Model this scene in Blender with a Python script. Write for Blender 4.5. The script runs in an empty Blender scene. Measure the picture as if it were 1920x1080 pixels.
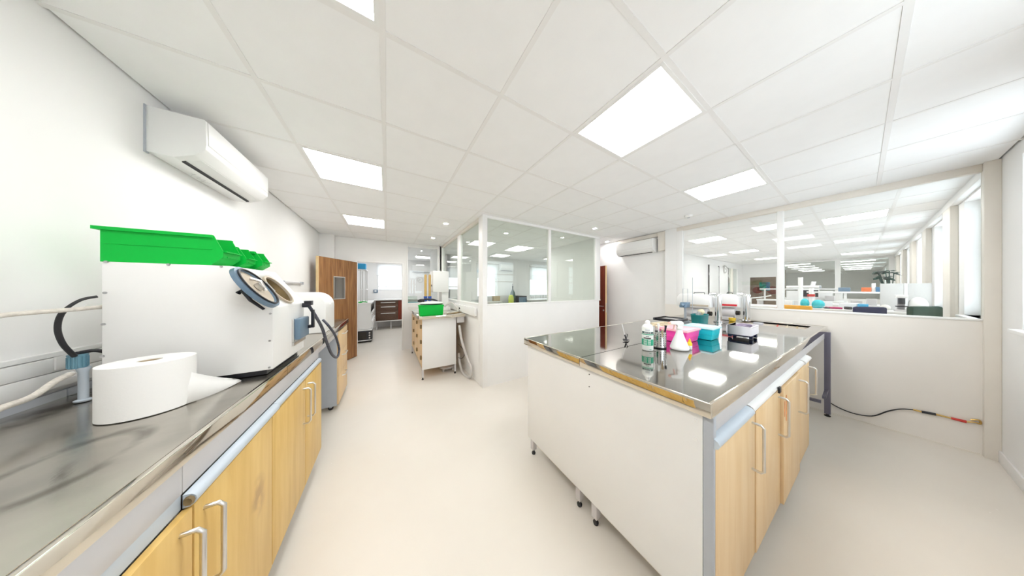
import bpy, bmesh, math, random
from mathutils import Vector, Matrix
random.seed(7)
S = bpy.context.scene
COL = S.collection
PI = math.pi
R_ = math.radians

# ------------------------------------------------------------------ camera, world, exposure
F_PX, YAW, HORIZON, CAM_H = 391.5, R_(30.9), 541.0, 1.537
cam = bpy.data.cameras.new('camera')
cam.sensor_width = 36.0
cam.lens = 36.0 * F_PX / 1920.0
cam.shift_y = (HORIZON - 540.0) / 1920.0
cam.clip_start = 0.02
camo = bpy.data.objects.new('camera', cam)
COL.objects.link(camo)
camo.location = (0, 0, CAM_H)
camo.rotation_euler = (PI / 2, 0, -YAW)
S.camera = camo

W = bpy.data.worlds.new('World')
S.world = W
W.use_nodes = True
bg = W.node_tree.nodes['Background']
bg.inputs[0].default_value = (0.92, 0.96, 1.0, 1)
bg.inputs[1].default_value = 3.8

S.view_settings.view_transform = 'Standard'
S.view_settings.look = 'None'
S.view_settings.gamma = 1.0
S.view_settings.use_curve_mapping = False
S.view_settings.exposure = 0.40
LAMP = 12.0           # radiance of the ceiling panels
S.cycles.max_bounces = 16
S.cycles.diffuse_bounces = 8
S.cycles.transparent_max_bounces = 24

# ------------------------------------------------------------------ pixel -> place
FW = Vector((math.sin(YAW), math.cos(YAW), 0)); RT = Vector((math.cos(YAW), -math.sin(YAW), 0)); UP = Vector((0, 0, 1))
CAM = Vector((0, 0, CAM_H))
def at(px, py, X=None, Y=None, Z=None, plane=None):
    d = FW + RT * ((px - 960) / F_PX) + UP * ((HORIZON - py) / F_PX)
    if X is not None: s = X / d.x
    elif Y is not None: s = Y / d.y
    elif Z is not None: s = (Z - CAM_H) / d.z
    else:
        p0, n = Vector(plane[0]), Vector(plane[1]); s = (p0 - CAM).dot(n) / d.dot(n)
    return CAM + d * s

# ------------------------------------------------------------------ materials
def nodes_of(name):
    m = bpy.data.materials.new(name); m.use_nodes = True
    nt = m.node_tree; b = nt.nodes['Principled BSDF']
    return m, nt, b
def M(name, col, rough=0.5, metal=0.0, var=0.0, scale=8.0, bump=0.0, bscale=60.0, stretch=None, rvar=0.0, spec=0.5, coat=0.0):
    m, nt, b = nodes_of(name)
    b.inputs['Base Color'].default_value = (*col, 1)
    b.inputs['Roughness'].default_value = rough
    b.inputs['Metallic'].default_value = metal
    b.inputs['Specular IOR Level'].default_value = spec
    b.inputs['Coat Weight'].default_value = coat
    tc = nt.nodes.new('ShaderNodeTexCoord')
    mp = nt.nodes.new('ShaderNodeMapping'); nt.links.new(tc.outputs['Object'], mp.inputs[0])
    if stretch: mp.inputs['Scale'].default_value = stretch
    if var or rvar:
        n = nt.nodes.new('ShaderNodeTexNoise'); n.inputs['Scale'].default_value = scale; n.inputs['Detail'].default_value = 5
        nt.links.new(mp.outputs[0], n.inputs['Vector'])
        if var:
            r = nt.nodes.new('ShaderNodeValToRGB')
            r.color_ramp.elements[0].position = .3; r.color_ramp.elements[1].position = .7
            r.color_ramp.elements[0].color = (*[max(0, c * (1 - var)) for c in col], 1)
            r.color_ramp.elements[1].color = (*[min(1, c * (1 + var)) for c in col], 1)
            nt.links.new(n.outputs[0], r.inputs[0]); nt.links.new(r.outputs[0], b.inputs['Base Color'])
        if rvar:
            mr = nt.nodes.new('ShaderNodeMapRange'); mr.inputs[1].default_value = .3; mr.inputs[2].default_value = .7
            mr.inputs[3].default_value = max(0.02, rough - rvar); mr.inputs[4].default_value = rough + rvar
            nt.links.new(n.outputs[0], mr.inputs[0]); nt.links.new(mr.outputs[0], b.inputs['Roughness'])
    if bump:
        n2 = nt.nodes.new('ShaderNodeTexNoise'); n2.inputs['Scale'].default_value = bscale; n2.inputs['Detail'].default_value = 4
        nt.links.new(mp.outputs[0], n2.inputs['Vector'])
        bp = nt.nodes.new('ShaderNodeBump'); bp.inputs['Strength'].default_value = bump; bp.inputs['Distance'].default_value = .002
        nt.links.new(n2.outputs[0], bp.inputs['Height']); nt.links.new(bp.outputs[0], b.inputs['Normal'])
    return m
def wood(name, c0, c1, scale=4.0, stretch=(9, 9, .8), rough=.45):
    m, nt, b = nodes_of(name)
    b.inputs['Roughness'].default_value = rough
    tc = nt.nodes.new('ShaderNodeTexCoord'); mp = nt.nodes.new('ShaderNodeMapping'); mp.inputs['Scale'].default_value = stretch
    nt.links.new(tc.outputs['Object'], mp.inputs[0])
    n = nt.nodes.new('ShaderNodeTexNoise'); n.inputs['Scale'].default_value = scale; n.inputs['Detail'].default_value = 8; n.inputs['Distortion'].default_value = .6
    nt.links.new(mp.outputs[0], n.inputs['Vector'])
    r = nt.nodes.new('ShaderNodeValToRGB')
    r.color_ramp.elements[0].position = .35; r.color_ramp.elements[1].position = .65
    r.color_ramp.elements[0].color = (*c0, 1); r.color_ramp.elements[1].color = (*c1, 1)
    nt.links.new(n.outputs[0], r.inputs[0]); nt.links.new(r.outputs[0], b.inputs['Base Color'])
    return m
def glass(name, tint=(.93, .96, .95), refl=1.5, rough=0.0):
    m = bpy.data.materials.new(name); m.use_nodes = True; nt = m.node_tree; nt.nodes.clear()
    o = nt.nodes.new('ShaderNodeOutputMaterial'); mx = nt.nodes.new('ShaderNodeMixShader')
    t = nt.nodes.new('ShaderNodeBsdfTransparent'); t.inputs[0].default_value = (*tint, 1)
    g = nt.nodes.new('ShaderNodeBsdfGlossy'); g.inputs['Roughness'].default_value = rough
    lw = nt.nodes.new('ShaderNodeLayerWeight'); lw.inputs[0].default_value = .5
    pw = nt.nodes.new('ShaderNodeMath'); pw.operation = 'POWER'; pw.inputs[1].default_value = 5.0; nt.links.new(lw.outputs['Facing'], pw.inputs[0])
    f = nt.nodes.new('ShaderNodeMapRange'); f.inputs[3].default_value = .04; f.inputs[4].default_value = 1.0; nt.links.new(pw.outputs[0], f.inputs[0])
    nt.links.new(f.outputs[0], mx.inputs[0]); nt.links.new(t.outputs[0], mx.inputs[1]); nt.links.new(g.outputs[0], mx.inputs[2])
    nt.links.new(mx.outputs[0], o.inputs[0]); return m
def emit(name, col, s):
    m, nt, b = nodes_of(name)
    b.inputs['Base Color'].default_value = (*col, 1)
    b.inputs['Emission Color'].default_value = (*col, 1); b.inputs['Emission Strength'].default_value = s
    return m
def floor_mat():
    m, nt, b = nodes_of('floor_vinyl')
    tc = nt.nodes.new('ShaderNodeTexCoord')
    n = nt.nodes.new('ShaderNodeTexNoise'); n.inputs['Scale'].default_value = 1.3; n.inputs['Detail'].default_value = 6
    nt.links.new(tc.outputs['Object'], n.inputs['Vector'])
    r = nt.nodes.new('ShaderNodeValToRGB')
    r.color_ramp.elements[0].position = .3; r.color_ramp.elements[1].position = .72
    r.color_ramp.elements[0].color = (.735, .69, .625, 1); r.color_ramp.elements[1].color = (.775, .735, .675, 1)
    nt.links.new(n.outputs[0], r.inputs[0])
    v = nt.nodes.new('ShaderNodeTexVoronoi'); v.inputs['Scale'].default_value = 17.0
    nt.links.new(tc.outputs['Object'], v.inputs['Vector'])
    n2 = nt.nodes.new('ShaderNodeTexNoise'); n2.inputs['Scale'].default_value = 1.7
    nt.links.new(tc.outputs['Object'], n2.inputs['Vector'])
    lt = nt.nodes.new('ShaderNodeMath'); lt.operation = 'LESS_THAN'; lt.inputs[1].default_value = .055
    nt.links.new(v.outputs['Distance'], lt.inputs[0])
    gt = nt.nodes.new('ShaderNodeMath'); gt.operation = 'GREATER_THAN'; gt.inputs[1].default_value = .6
    nt.links.new(n2.outputs[0], gt.inputs[0])
    mu = nt.nodes.new('ShaderNodeMath'); mu.operation = 'MULTIPLY'
    nt.links.new(lt.outputs[0], mu.inputs[0]); nt.links.new(gt.outputs[0], mu.inputs[1])
    mx = nt.nodes.new('ShaderNodeMix'); mx.data_type = 'RGBA'
    nt.links.new(mu.outputs[0], mx.inputs['Factor']); nt.links.new(r.outputs[0], mx.inputs['A']); mx.inputs['B'].default_value = (.9, .88, .84, 1)
    nt.links.new(mx.outputs['Result'], b.inputs['Base Color'])
    b.inputs['Roughness'].default_value = .38
    return m
def steel(name, col=(.56, .54, .50), rough=.17, rvar=.08, scale=2.5, var=.10, bump=.05):
    m = M(name, col, rough, 1.0, var=var, scale=scale, rvar=rvar, bump=bump, bscale=220, stretch=(1, 1, 1))
    return m

m_wall = M('wall_paint', (.86, .855, .85), .65, var=.012, scale=3, bump=.05, bscale=180)
m_white = M('partition_white', (.88, .875, .87), .45, var=.01, scale=4)
m_cream = M('cream_frame', (.80, .755, .69), .5, var=.02, scale=5)
m_tile = M('ceiling_tile', (.905, .905, .91), .8, var=.012, scale=6, bump=.12, bscale=260)
m_bar = M('ceiling_bar', (.85, .84, .835), .5, var=.01)
m_floor = floor_mat()
m_panel = M('laminate_white', (.83, .83, .825), .35, var=.012, scale=4)
m_machine = M('machine_white', (.84, .84, .835), .4, var=.012, scale=5)
m_plastic = M('white_plastic', (.85, .85, .845), .35, var=.005)
m_glass = glass('clear_glass', (.955, .965, .96))
m_gglass = glass('greenish_glass', (.90, .93, .905))
m_winglass = glass('window_glass', (.93, .96, .97))
m_upvc = M('window_upvc', (.85, .86, .865), .35, var=.005)
m_lamp = emit('lamp_diffuser', (1.0, .992, .975), LAMP)
m_lamp2 = emit('lamp_diffuser_cool', (1.0, .99, .97), LAMP)
m_lampfar = emit('lamp_diffuser_far', (1.0, .99, .97), LAMP * .3)
m_lampr = emit('lamp_diffuser_side', (1.0, .992, .975), LAMP * 0.42)
m_spot = emit('spot_lens', (1.0, .975, .94), 330.0)
m_beech = wood('beech_laminate', (.66, .42, .12), (.75, .51, .175), 3.0, (6, 6, .6), .42)
m_beechp = wood('pale_beech_laminate', (.74, .52, .27), (.80, .60, .36), 3.0, (6, 6, .6), .42)
m_oak = wood('oak_door', (.20, .080, .025), (.37, .18, .062), 3.5, (7, 7, .5), .45)
m_mahog = wood('mahogany_door', (.13, .012, .004), (.24, .03, .008), 4, (8, 8, .6), .35)
m_edge = wood('door_edge_wood', (.72, .52, .27), (.82, .64, .38), 4, (8, 8, .6), .5)
m_brown = wood('dark_brown_front', (.085, .045, .028), (.12, .065, .04), 4, (6, .8, 6), .4)
m_steel = steel('worn_stainless', (.50, .47, .42), .17, .09, 5, .22)
m_steel2 = steel('island_stainless', (.46, .445, .415), .05, .025, 2.2, bump=.012)
m_lip = steel('stainless_lip', (.76, .71, .62), .045, .015, 3, bump=0)
m_chrome = M('chrome', (.78, .79, .80), .12, 1.0, var=.03)
m_nickel = M('satin_nickel', (.70, .69, .68), .28, 1.0, var=.03)
m_grey = M('grey_frame_paint', (.44, .47, .52), .42, var=.02)
m_fascia = M('grey_fascia', (.56, .55, .56), .45, var=.02)
m_rail = M('blue_grey_rail', (.53, .60, .68), .32, var=.02)
m_legd = M('dark_leg_paint', (.15, .14, .19), .4, var=.04)
m_leg = M('grey_leg_paint', (.60, .58, .59), .45, var=.03)
m_black = M('black_rubber', (.015, .015, .018), .5, var=.1)
m_black2 = M('black_plastic', (.012, .013, .02), .35, var=.1)
m_green = M('green_polypropylene', (.0, .47, .05), .5, var=.04, scale=3, spec=.25)
m_bluegrey = M('blue_grey_metal', (.15, .23, .32), .4, metal=.2, var=.06)
m_bluecap = M('blue_filter_plastic', (.14, .30, .39), .4, var=.08)
m_tan = M('tan_gasket', (.50, .43, .34), .6, var=.05)
m_bore = M('dusty_bore', (.24, .17, .08), .7, var=.35, scale=14)
m_paper = M('paper_white', (.87, .87, .86), .8, bump=.2, bscale=120)
m_card = M('cardboard', (.50, .40, .27), .8, var=.1)
m_hosew = M('braided_hose', (.68, .64, .58), .5, var=.12, scale=90, bump=.6, bscale=160)
m_hoseb = M('braided_black_hose', (.055, .06, .085), .5, var=.8, scale=120, bump=.5, bscale=180)
m_hoseg = M('grey_flexible_hose', (.58, .56, .54), .5, var=.06, scale=20)
m_dark = M('dark_void', (.03, .025, .02), .8, var=.2)
m_vent = M('vent_black', (.008, .008, .01), .6, var=.1)
def blind_mat():
    m = bpy.data.materials.new('blind_fabric'); m.use_nodes = True; nt = m.node_tree; nt.nodes.clear()
    o = nt.nodes.new('ShaderNodeOutputMaterial'); mx = nt.nodes.new('ShaderNodeMixShader'); mx.inputs[0].default_value = .55
    d = nt.nodes.new('ShaderNodeBsdfDiffuse'); d.inputs[0].default_value = (.86, .86, .86, 1); tr = nt.nodes.new('ShaderNodeBsdfTranslucent'); tr.inputs[0].default_value = (.88, .88, .88, 1)
    nt.links.new(d.outputs[0], mx.inputs[1]); nt.links.new(tr.outputs[0], mx.inputs[2]); nt.links.new(mx.outputs[0], o.inputs[0]); return m
m_blind = blind_mat()
def add_stain(m, c, radii, r0, r1, col, ring=0.0, strength=.8, nscale=9.0):
    nt = m.node_tree; b = nt.nodes['Principled BSDF']; src = b.inputs['Base Color'].links[0].from_socket
    tc = nt.nodes.new('ShaderNodeTexCoord'); mp = nt.nodes.new('ShaderNodeMapping'); mp.vector_type = 'TEXTURE'
    mp.inputs['Location'].default_value = c; mp.inputs['Scale'].default_value = radii
    nt.links.new(tc.outputs['Object'], mp.inputs[0])
    n = nt.nodes.new('ShaderNodeTexNoise'); n.inputs['Scale'].default_value = nscale; n.inputs['Detail'].default_value = 6; nt.links.new(tc.outputs['Object'], n.inputs['Vector'])
    ln = nt.nodes.new('ShaderNodeVectorMath'); ln.operation = 'LENGTH'; nt.links.new(mp.outputs[0], ln.inputs[0])
    su = nt.nodes.new('ShaderNodeMath'); su.operation = 'SUBTRACT'; su.inputs[1].default_value = ring; nt.links.new(ln.outputs['Value'], su.inputs[0])
    ab = nt.nodes.new('ShaderNodeMath'); ab.operation = 'ABSOLUTE'; nt.links.new(su.outputs[0], ab.inputs[0])
    mr = nt.nodes.new('ShaderNodeMapRange'); mr.inputs[1].default_value = r0; mr.inputs[2].default_value = r1; mr.inputs[3].default_value = 1; mr.inputs[4].default_value = 0; nt.links.new(ab.outputs[0], mr.inputs[0])
    nr = nt.nodes.new('ShaderNodeMapRange'); nr.inputs[1].default_value = .38; nr.inputs[2].default_value = .58; nt.links.new(n.outputs[0], nr.inputs[0])
    mu = nt.nodes.new('ShaderNodeMath'); mu.operation = 'MULTIPLY'; nt.links.new(mr.outputs[0], mu.inputs[0]); nt.links.new(nr.outputs[0], mu.inputs[1])
    m2 = nt.nodes.new('ShaderNodeMath'); m2.operation = 'MULTIPLY'; m2.inputs[1].default_value = strength; nt.links.new(mu.outputs[0], m2.inputs[0])
    mx = nt.nodes.new('ShaderNodeMix'); mx.data_type = 'RGBA'; nt.links.new(m2.outputs[0], mx.inputs['Factor']); nt.links.new(src, mx.inputs['A']); mx.inputs['B'].default_value = (*col, 1)
    nt.links.new(mx.outputs['Result'], b.inputs['Base Color'])
m_beechw = wood('worn_beech_laminate', (.66, .42, .12), (.75, .51, .175), 3.0, (6, 6, .6), .42)
add_stain(m_beechw, (.34, -.135, .595), (.2, .075, .11), .3, 1.0, (.46, .27, .10), 0, .9, 14)
m_steelw = steel('stained_stainless', (.50, .47, .42), .17, .09, 5, .22)
add_stain(m_steelw, (.13, .13, .05), (.09, .16, 1), .05, .22, (.20, .18, .15), 1.0, .8, 12)
add_stain(m_steelw, (-.24, .75, .05), (.10, .45, 1), .3, 1.0, (.12, .09, .06), 0, .9, 14)
m_screw = M('screw_steel', (.45, .45, .46), .35, .9, var=.05)

# ------------------------------------------------------------------ mesh builder
ORG = {}
class MB:
    def __init__(s): s.v = []; s.f = []
    def add(s, vs, fs):
        o = len(s.v); s.v += [tuple(v) for v in vs]; s.f += [tuple(i + o for i in f) for f in fs]; return s
    def box(s, x0, x1, y0, y1, z0, z1):
        x0, x1 = min(x0, x1), max(x0, x1); y0, y1 = min(y0, y1), max(y0, y1); z0, z1 = min(z0, z1), max(z0, z1)
        return s.add([(x0,y0,z0),(x1,y0,z0),(x1,y1,z0),(x0,y1,z0),(x0,y0,z1),(x1,y0,z1),(x1,y1,z1),(x0,y1,z1)],
                     [(0,3,2,1),(4,5,6,7),(0,1,5,4),(1,2,6,5),(2,3,7,6),(3,0,4,7)])
    def prism(s, pts, axis, lo, hi):
        n = len(pts)
        def P(p, t): return (t, p[0], p[1]) if axis == 'x' else (p[0], t, p[1]) if axis == 'y' else (p[0], p[1], t)
        vs = [P(p, lo) for p in pts] + [P(p, hi) for p in pts]
        fs = [tuple(range(n))[::-1], tuple(range(n, 2*n))] + [(i, (i+1) % n, n+(i+1) % n, n+i) for i in range(n)]
        return s.add(vs, fs)
    def frustum(s, c, a0, b0, a1, b1, z0, z1):
        x, y = c
        return s.add([(x-a0,y-b0,z0),(x+a0,y-b0,z0),(x+a0,y+b0,z0),(x-a0,y+b0,z0),(x-a1,y-b1,z1),(x+a1,y-b1,z1),(x+a1,y+b1,z1),(x-a1,y+b1,z1)],
                     [(0,3,2,1),(4,5,6,7),(0,1,5,4),(1,2,6,5),(2,3,7,6),(3,0,4,7)])
    def tube(s, pts, r, n=10, cap=True):
        pts = [Vector(p) for p in pts]; rs = r if isinstance(r, (list, tuple)) else [r] * len(pts)
        t0 = (pts[1] - pts[0]).normalized()
        u = t0.orthogonal().normalized(); rings = []
        for i, p in enumerate(pts):
            a = pts[max(0, i-1)]; b = pts[min(len(pts)-1, i+1)]
            t = (b - a).normalized()
            u = (u - t * u.dot(t)).normalized(); w = t.cross(u)
            rings.append([p + (u * math.cos(k*2*PI/n) + w * math.sin(k*2*PI/n)) * rs[i] for k in range(n)])
        vs = [v for rg in rings for v in rg]; fs = []
        for i in range(len(pts)-1):
            for k in range(n):
                fs.append((i*n+k, i*n+(k+1) % n, (i+1)*n+(k+1) % n, (i+1)*n+k))
        if cap: fs += [tuple(range(n))[::-1], tuple((len(pts)-1)*n + k for k in range(n))]
        return s.add(vs, fs)
    def cyl(s, p0, p1, r0, r1=None, n=20): return s.tube([p0, p1], [r0, r0 if r1 is None else r1], n)
    def lathe(s, c, prof, n=24, a0=0, a1=2*PI, capped=True):
        full = abs(a1 - a0 - 2*PI) < 1e-6; m = n if full else n + 1
        vs = []
        for r, z in prof:
            for k in range(m):
                a = a0 + (a1 - a0) * k / n; vs.append((c[0] + r*math.cos(a), c[1] + r*math.sin(a), c[2] + z))
        fs = []
        for i in range(len(prof)-1):
            for k in range(n):
                k2 = (k+1) % m
                fs.append((i*m+k, i*m+k2, (i+1)*m+k2, (i+1)*m+k))
        if full and capped:
            if prof[0][0] > 1e-5: fs.append(tuple(range(m))[::-1])
            if prof[-1][0] > 1e-5: fs.append(tuple((len(prof)-1)*m + k for k in range(m)))
        return s.add(vs, fs)
    def ball(s, c, r, n=12):
        r = r if isinstance(r, (list, tuple)) else (r, r, r); vs = []; fs = []; h = n // 2
        for i in range(h + 1):
            t = PI * i / h
            for k in range(n):
                a = 2*PI*k/n; vs.append((c[0]+r[0]*math.sin(t)*math.cos(a), c[1]+r[1]*math.sin(t)*math.sin(a), c[2]+r[2]*math.cos(t)))
        for i in range(h):
            for k in range(n): fs.append((i*n+k, (i+1)*n+k, (i+1)*n+(k+1) % n, i*n+(k+1) % n))
        return s.add(vs, fs)
    def disc(s, c, nrm, r, th, n=28, r1=None):
        c = Vector(c); nrm = Vector(nrm).normalized()
        return s.cyl(c - nrm*th/2, c + nrm*th/2, r, r if r1 is None else r1, n)
    def grid(s, rows):
        m = len(rows[0]); vs = [p for r in rows for p in r]
        return s.add(vs, [(i*m+k, i*m+k+1, (i+1)*m+k+1, (i+1)*m+k) for i in range(len(rows)-1) for k in range(m-1)])
    def map(s, fn): s.v = [tuple(fn(Vector(v))) for v in s.v]; return s
    def rot(s, ang, axis='Z', c=(0, 0, 0)):
        m = Matrix.Rotation(ang, 3, axis); c = Vector(c); s.v = [tuple(m @ (Vector(v)-c) + c) for v in s.v]; return s
    def build(s, name, mat, parent=None, org=None, bevel=0.0, seg=2, solid=0.0, smooth=True):
        if org is None: org = ORG.get(parent, (0, 0, 0)) if parent else (0, 0, 0)
        o3 = Vector(org)
        me = bpy.data.meshes.new(name)
        bm = bmesh.new()
        bv = [bm.verts.new(Vector(v) - o3) for v in s.v]
        for f in s.f:
            try: bm.faces.new([bv[i] for i in f])
            except ValueError: pass
        bmesh.ops.remove_doubles(bm, verts=bm.verts, dist=1e-6)
        bmesh.ops.recalc_face_normals(bm, faces=bm.faces)
        if bevel: bmesh.ops.bevel(bm, geom=list(bm.edges), offset=bevel, segments=seg, affect='EDGES', profile=.5, clamp_overlap=True)
        bm.to_mesh(me); bm.free()
        if smooth:
            me.shade_smooth(); me.set_sharp_from_angle(angle=R_(25 if bevel else 50))
        me.materials.append(mat)
        o = bpy.data.objects.new(name, me); COL.objects.link(o)
        if parent: o.parent = parent
        else: o.location = o3
        ORG[o] = tuple(org)
        if solid:
            md = o.modifiers.new('solid', 'SOLIDIFY'); md.thickness = solid
        return o
def tag(o, label, cat, group=None):
    o['label'] = label; o['category'] = cat
    if group: o['group'] = group
    return o
def T(name, label, cat, loc=(0, 0, 0), group=None):
    o = bpy.data.objects.new(name, None); o.empty_display_size = .05; COL.objects.link(o); o.location = loc; ORG[o] = tuple(loc)
    return tag(o, label, cat, group)
def ST(name, loc=(0, 0, 0)):
    o = bpy.data.objects.new(name, None); COL.objects.link(o); o.location = loc; ORG[o] = tuple(loc); o['kind'] = 'structure'; return o
def struct(o): o['kind'] = 'structure'; return o
def copy_tree(o, parent=None):
    c = o.copy(); COL.objects.link(c); c.parent = parent; ORG[c] = ORG[o]
    for ch in [x for x in o.children]: copy_tree(ch, c)
    return c
def smooth_path(pts, n=8):
    pts = [Vector(p) for p in pts]; out = []
    for i in range(len(pts)-1):
        p0 = pts[max(0, i-1)]; p1 = pts[i]; p2 = pts[i+1]; p3 = pts[min(len(pts)-1, i+2)]
        for k in range(n):
            t = k / n
            out.append(.5*((2*p1)+(p2-p0)*t+(2*p0-5*p1+4*p2-p3)*t*t+(3*p1-p0-3*p2+p3)*t*t*t))
    out.append(pts[-1]); return out
def wall_mb(axis, c0, c1, u0, u1, z0, z1, holes=()):
    """wall slab; axis 'x': slab between x=c0..c1 running in y (u); axis 'y': slab between y=c0..c1 running in x"""
    us = sorted({u0, u1, *[h[0] for h in holes], *[h[1] for h in holes]}); zs = sorted({z0, z1, *[h[2] for h in holes], *[h[3] for h in holes]})
    mb = MB()
    for a, b in zip(us, us[1:]):
        if b - a < 1e-6 or a < u0 - 1e-6 or b > u1 + 1e-6: continue
        run = None
        for c, d in zip(zs, zs[1:]):
            cu, cz = (a+b)/2, (c+d)/2
            inside = any(h[0] < cu < h[1] and h[2] < cz < h[3] for h in holes)
            if inside:
                if run: _wb(mb, axis, c0, c1, a, b, *run); run = None
            else: run = (run[0], d) if run else (c, d)
        if run: _wb(mb, axis, c0, c1, a, b, *run)
    return mb
def _wb(mb, axis, c0, c1, a, b, z0, z1):
    if axis == 'x': mb.box(c0, c1, a, b, z0, z1)
    else: mb.box(a, b, c0, c1, z0, z1)

# ================================================================== THE SHELL
CZ = 2.686                    # ceiling
XL, XR, YE, YB = -1.206, 4.70, -.64, 5.90
XF = 15.0                     # glass wall at the far end of the next laboratory
YN = 3.0                      # long wall of the next laboratory
struct(MB().box(-1.4, 27, -.8, 10, -.1, 0).build('floor', m_floor))

# main left wall, exterior wall with its windows, back wall
struct(wall_mb('x', XL-.1, XL, -.74, 9.8, 0, 2.9).build('wall_left', m_wall))
WIN_Z0, WIN_Z1 = 1.22, 2.58
wins = [(1.0, 2.2), (3.0, 4.2), (4.95, 5.97), (6.98, 7.95), (8.93, 9.95), (10.9, 11.9), (12.85, 13.85), (15.5, 16.3), (18.4, 19.2), (21.3, 22.1)]
struct(wall_mb('y', YE-.22, YE, XL-.1, 27, 0, 2.9, [(a, b, WIN_Z0, WIN_Z1) for a, b in wins]).build('wall_exterior', m_wall))
struct(wall_mb('y', YB, YB+.1, XL, 1.27, 0, 2.9, [(-.60, .336, -1, 2.165), (.43, 1.20, 1.14, 2.62)]).build('wall_back', m_wall))
wn = 0
def window_y(x0, x1, y, z0, z1, rails, mull=None, deep=.06):
    global wn
    wn += 1
    w = ST('window_%d' % wn, ((x0+x1)/2, y, z0))
    t = .055
    for b in ((x0, x0+t, z0, z1), (x1-t, x1, z0, z1), (x0+t, x1-t, z0, z0+t), (x0+t, x1-t, z1-t, z1)):
        MB().box(b[0], b[1], y-deep, y, b[2], b[3]).build('window_frame', m_upvc, w, bevel=.004)
    for r in rails: MB().box(x0+t, x1-t, y-deep+.005, y-.005, r-.02, r+.02).build('glazing_bar', m_upvc, w)
    zs = [z0+t] + [q for r in sorted(rails) for q in (r-.02, r+.02)] + [z1-t]
    for a, b in zip(zs[::2], zs[1::2]):
        MB().box(x0+t, x1-t, y-deep*.55, y-deep*.45, a, b).build('pane', m_winglass, w)
    return w
for i, (a, b) in enumerate(wins):
    w = window_y(a, b, YE-.1, WIN_Z0, WIN_Z1, (2.06, 1.79) if i < 7 else ())
    if i < 6: MB().box(a-.02, b+.02, YE-.1, YE+.045, WIN_Z0-.03, WIN_Z0).build('window_sill', m_white, w, bevel=.004)
# upper rail / blind box along the exterior wall
struct(MB().box(XR+.06, XF, YE, YE+.05, 2.60, CZ).build('trim_1', m_white, bevel=.004))
# pilasters of the exterior wall between the windows of the next laboratory
for k, (a, b) in enumerate([(6.25, 6.7), (8.2, 8.65), (10.2, 10.6), (12.15, 12.55), (14.1, 14.5)]):
    struct(MB().box(a, b, YE, YE+.05, 0, 2.60).build('trim_%d' % (2+k), m_cream, bevel=.005))
struct(MB().box(XL, XR, YE, YE+.013, 0, .10).build('baseboard_exterior', m_white, bevel=.003))
struct(MB().box(XL, XL+.012, 4.1, YB, 0, .08).build('baseboard_left', m_wall, bevel=.003))
# slim casing in the back left corner
struct(MB().box(XL, XL+.24, YB-.16, YB, 0, CZ).build('trim_7', m_wall, bevel=.004))

# glazed office: low wall, posts, rails, panes
SZ = 1.27
def partition_wall():
    struct(wall_mb('y', 3.0, 3.07, 1.34, 4.06, 0, SZ).build('wall_office_front', m_white))
    struct(wall_mb('x', 1.27, 1.34, 3.0, YB, 0, SZ).build('wall_office_side', m_white))
    p = ST('trim_8', (1.27, 3.0, 0))
    MB().box(1.262, 1.345, 2.99, 3.16, 0, CZ).build('corner_post', m_white, p, bevel=.006)
    MB().box(2.60, 2.66, 3.005, 3.065, SZ, CZ-.04).build('mullion', m_white, p, bevel=.004)
    MB().box(3.95, 4.10, 3.0, 3.07, SZ, CZ-.04).build('end_post', m_white, p, bevel=.004)
    MB().box(1.345, 4.10, 3.0, 3.07, CZ-.04, CZ).build('top_rail', m_white, p, bevel=.003)
    MB().box(1.345, 4.10, 2.992, 3.078, SZ, SZ+.022).build('sill_rail', m_white, p, bevel=.003)
    MB().box(1.27, 1.34, 3.16, YB, CZ-.05, CZ).build('top_rail', m_cream, p, bevel=.003)
    MB().box(1.262, 1.348, 3.16, YB, SZ, SZ+.022).build('sill_rail', m_white, p, bevel=.003)
    MB().box(1.275, 1.335, 4.20, 4.38, SZ+.02, CZ-.05).build('mullion', m_white, p, bevel=.004)
    MB().box(1.27, 1.34, YB-.10, YB, SZ+.02, CZ-.05).build('end_post', m_white, p, bevel=.004)
    for a, b in ((1.345, 2.60), (2.66, 3.95)): MB().box(a, b, 3.03, 3.038, SZ+.02, CZ-.04).build('pane', m_gglass, p)
    for a, b in ((3.16, 4.20), (4.38, YB-.10)): MB().box(1.30, 1.308, a, b, SZ+.02, CZ-.05).build('pane', m_gglass, p)
partition_wall()
struct(wall_mb('x', 4.06, 4.12, 3.07, 4.6, 0, CZ).build('wall_office_right', m_wall))
struct(wall_mb('y', 4.6, 4.7, 4.06, 7.2, 0, 2.9).build('wall_corridor_end', m_wall))
struct(wall_mb('x', 7.1, 7.2, 4.7, 7.5, 0, 2.9).build('wall_office_far', m_wall))
struct(wall_mb('x', 1.24, 1.34, YB, 7.4, 0, 2.9).build('wall_office_left', m_wall))
struct(wall_mb('y', 7.4, 7.6, 1.8, 7.2, 0, 2.9, [(2.9, 3.75, 1.2, 2.45), (5.35, 6.6, 1.2, 2.45)]).build('wall_office_back', m_wall))
w = window_y(2.9, 3.75, 7.55, 1.2, 2.45, (1.95,)); w = window_y(5.35, 6.6, 7.55, 1.2, 2.45, (1.95,))
# back room
struct(wall_mb('x', 1.8, 1.9, 7.4, 9.9, 0, 2.9).build('wall_store_right', m_wall))
struct(wall_mb('y', 9.8, 10.0, XL-.1, 1.9, 0, 2.9, [(-.34, .60, 1.45, 2.49)]).build('wall_store_back', m_wall))
w = window_y(-.34, .60, 9.9, 1.45, 2.49, (1.62,))
struct(MB().box(XL, 1.24, 6.0, 7.4, CZ+.051, CZ+.11).box(XL, 1.8, 7.4, 9.8, CZ+.051, CZ+.11).build('ceiling_store', m_tile))
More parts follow.
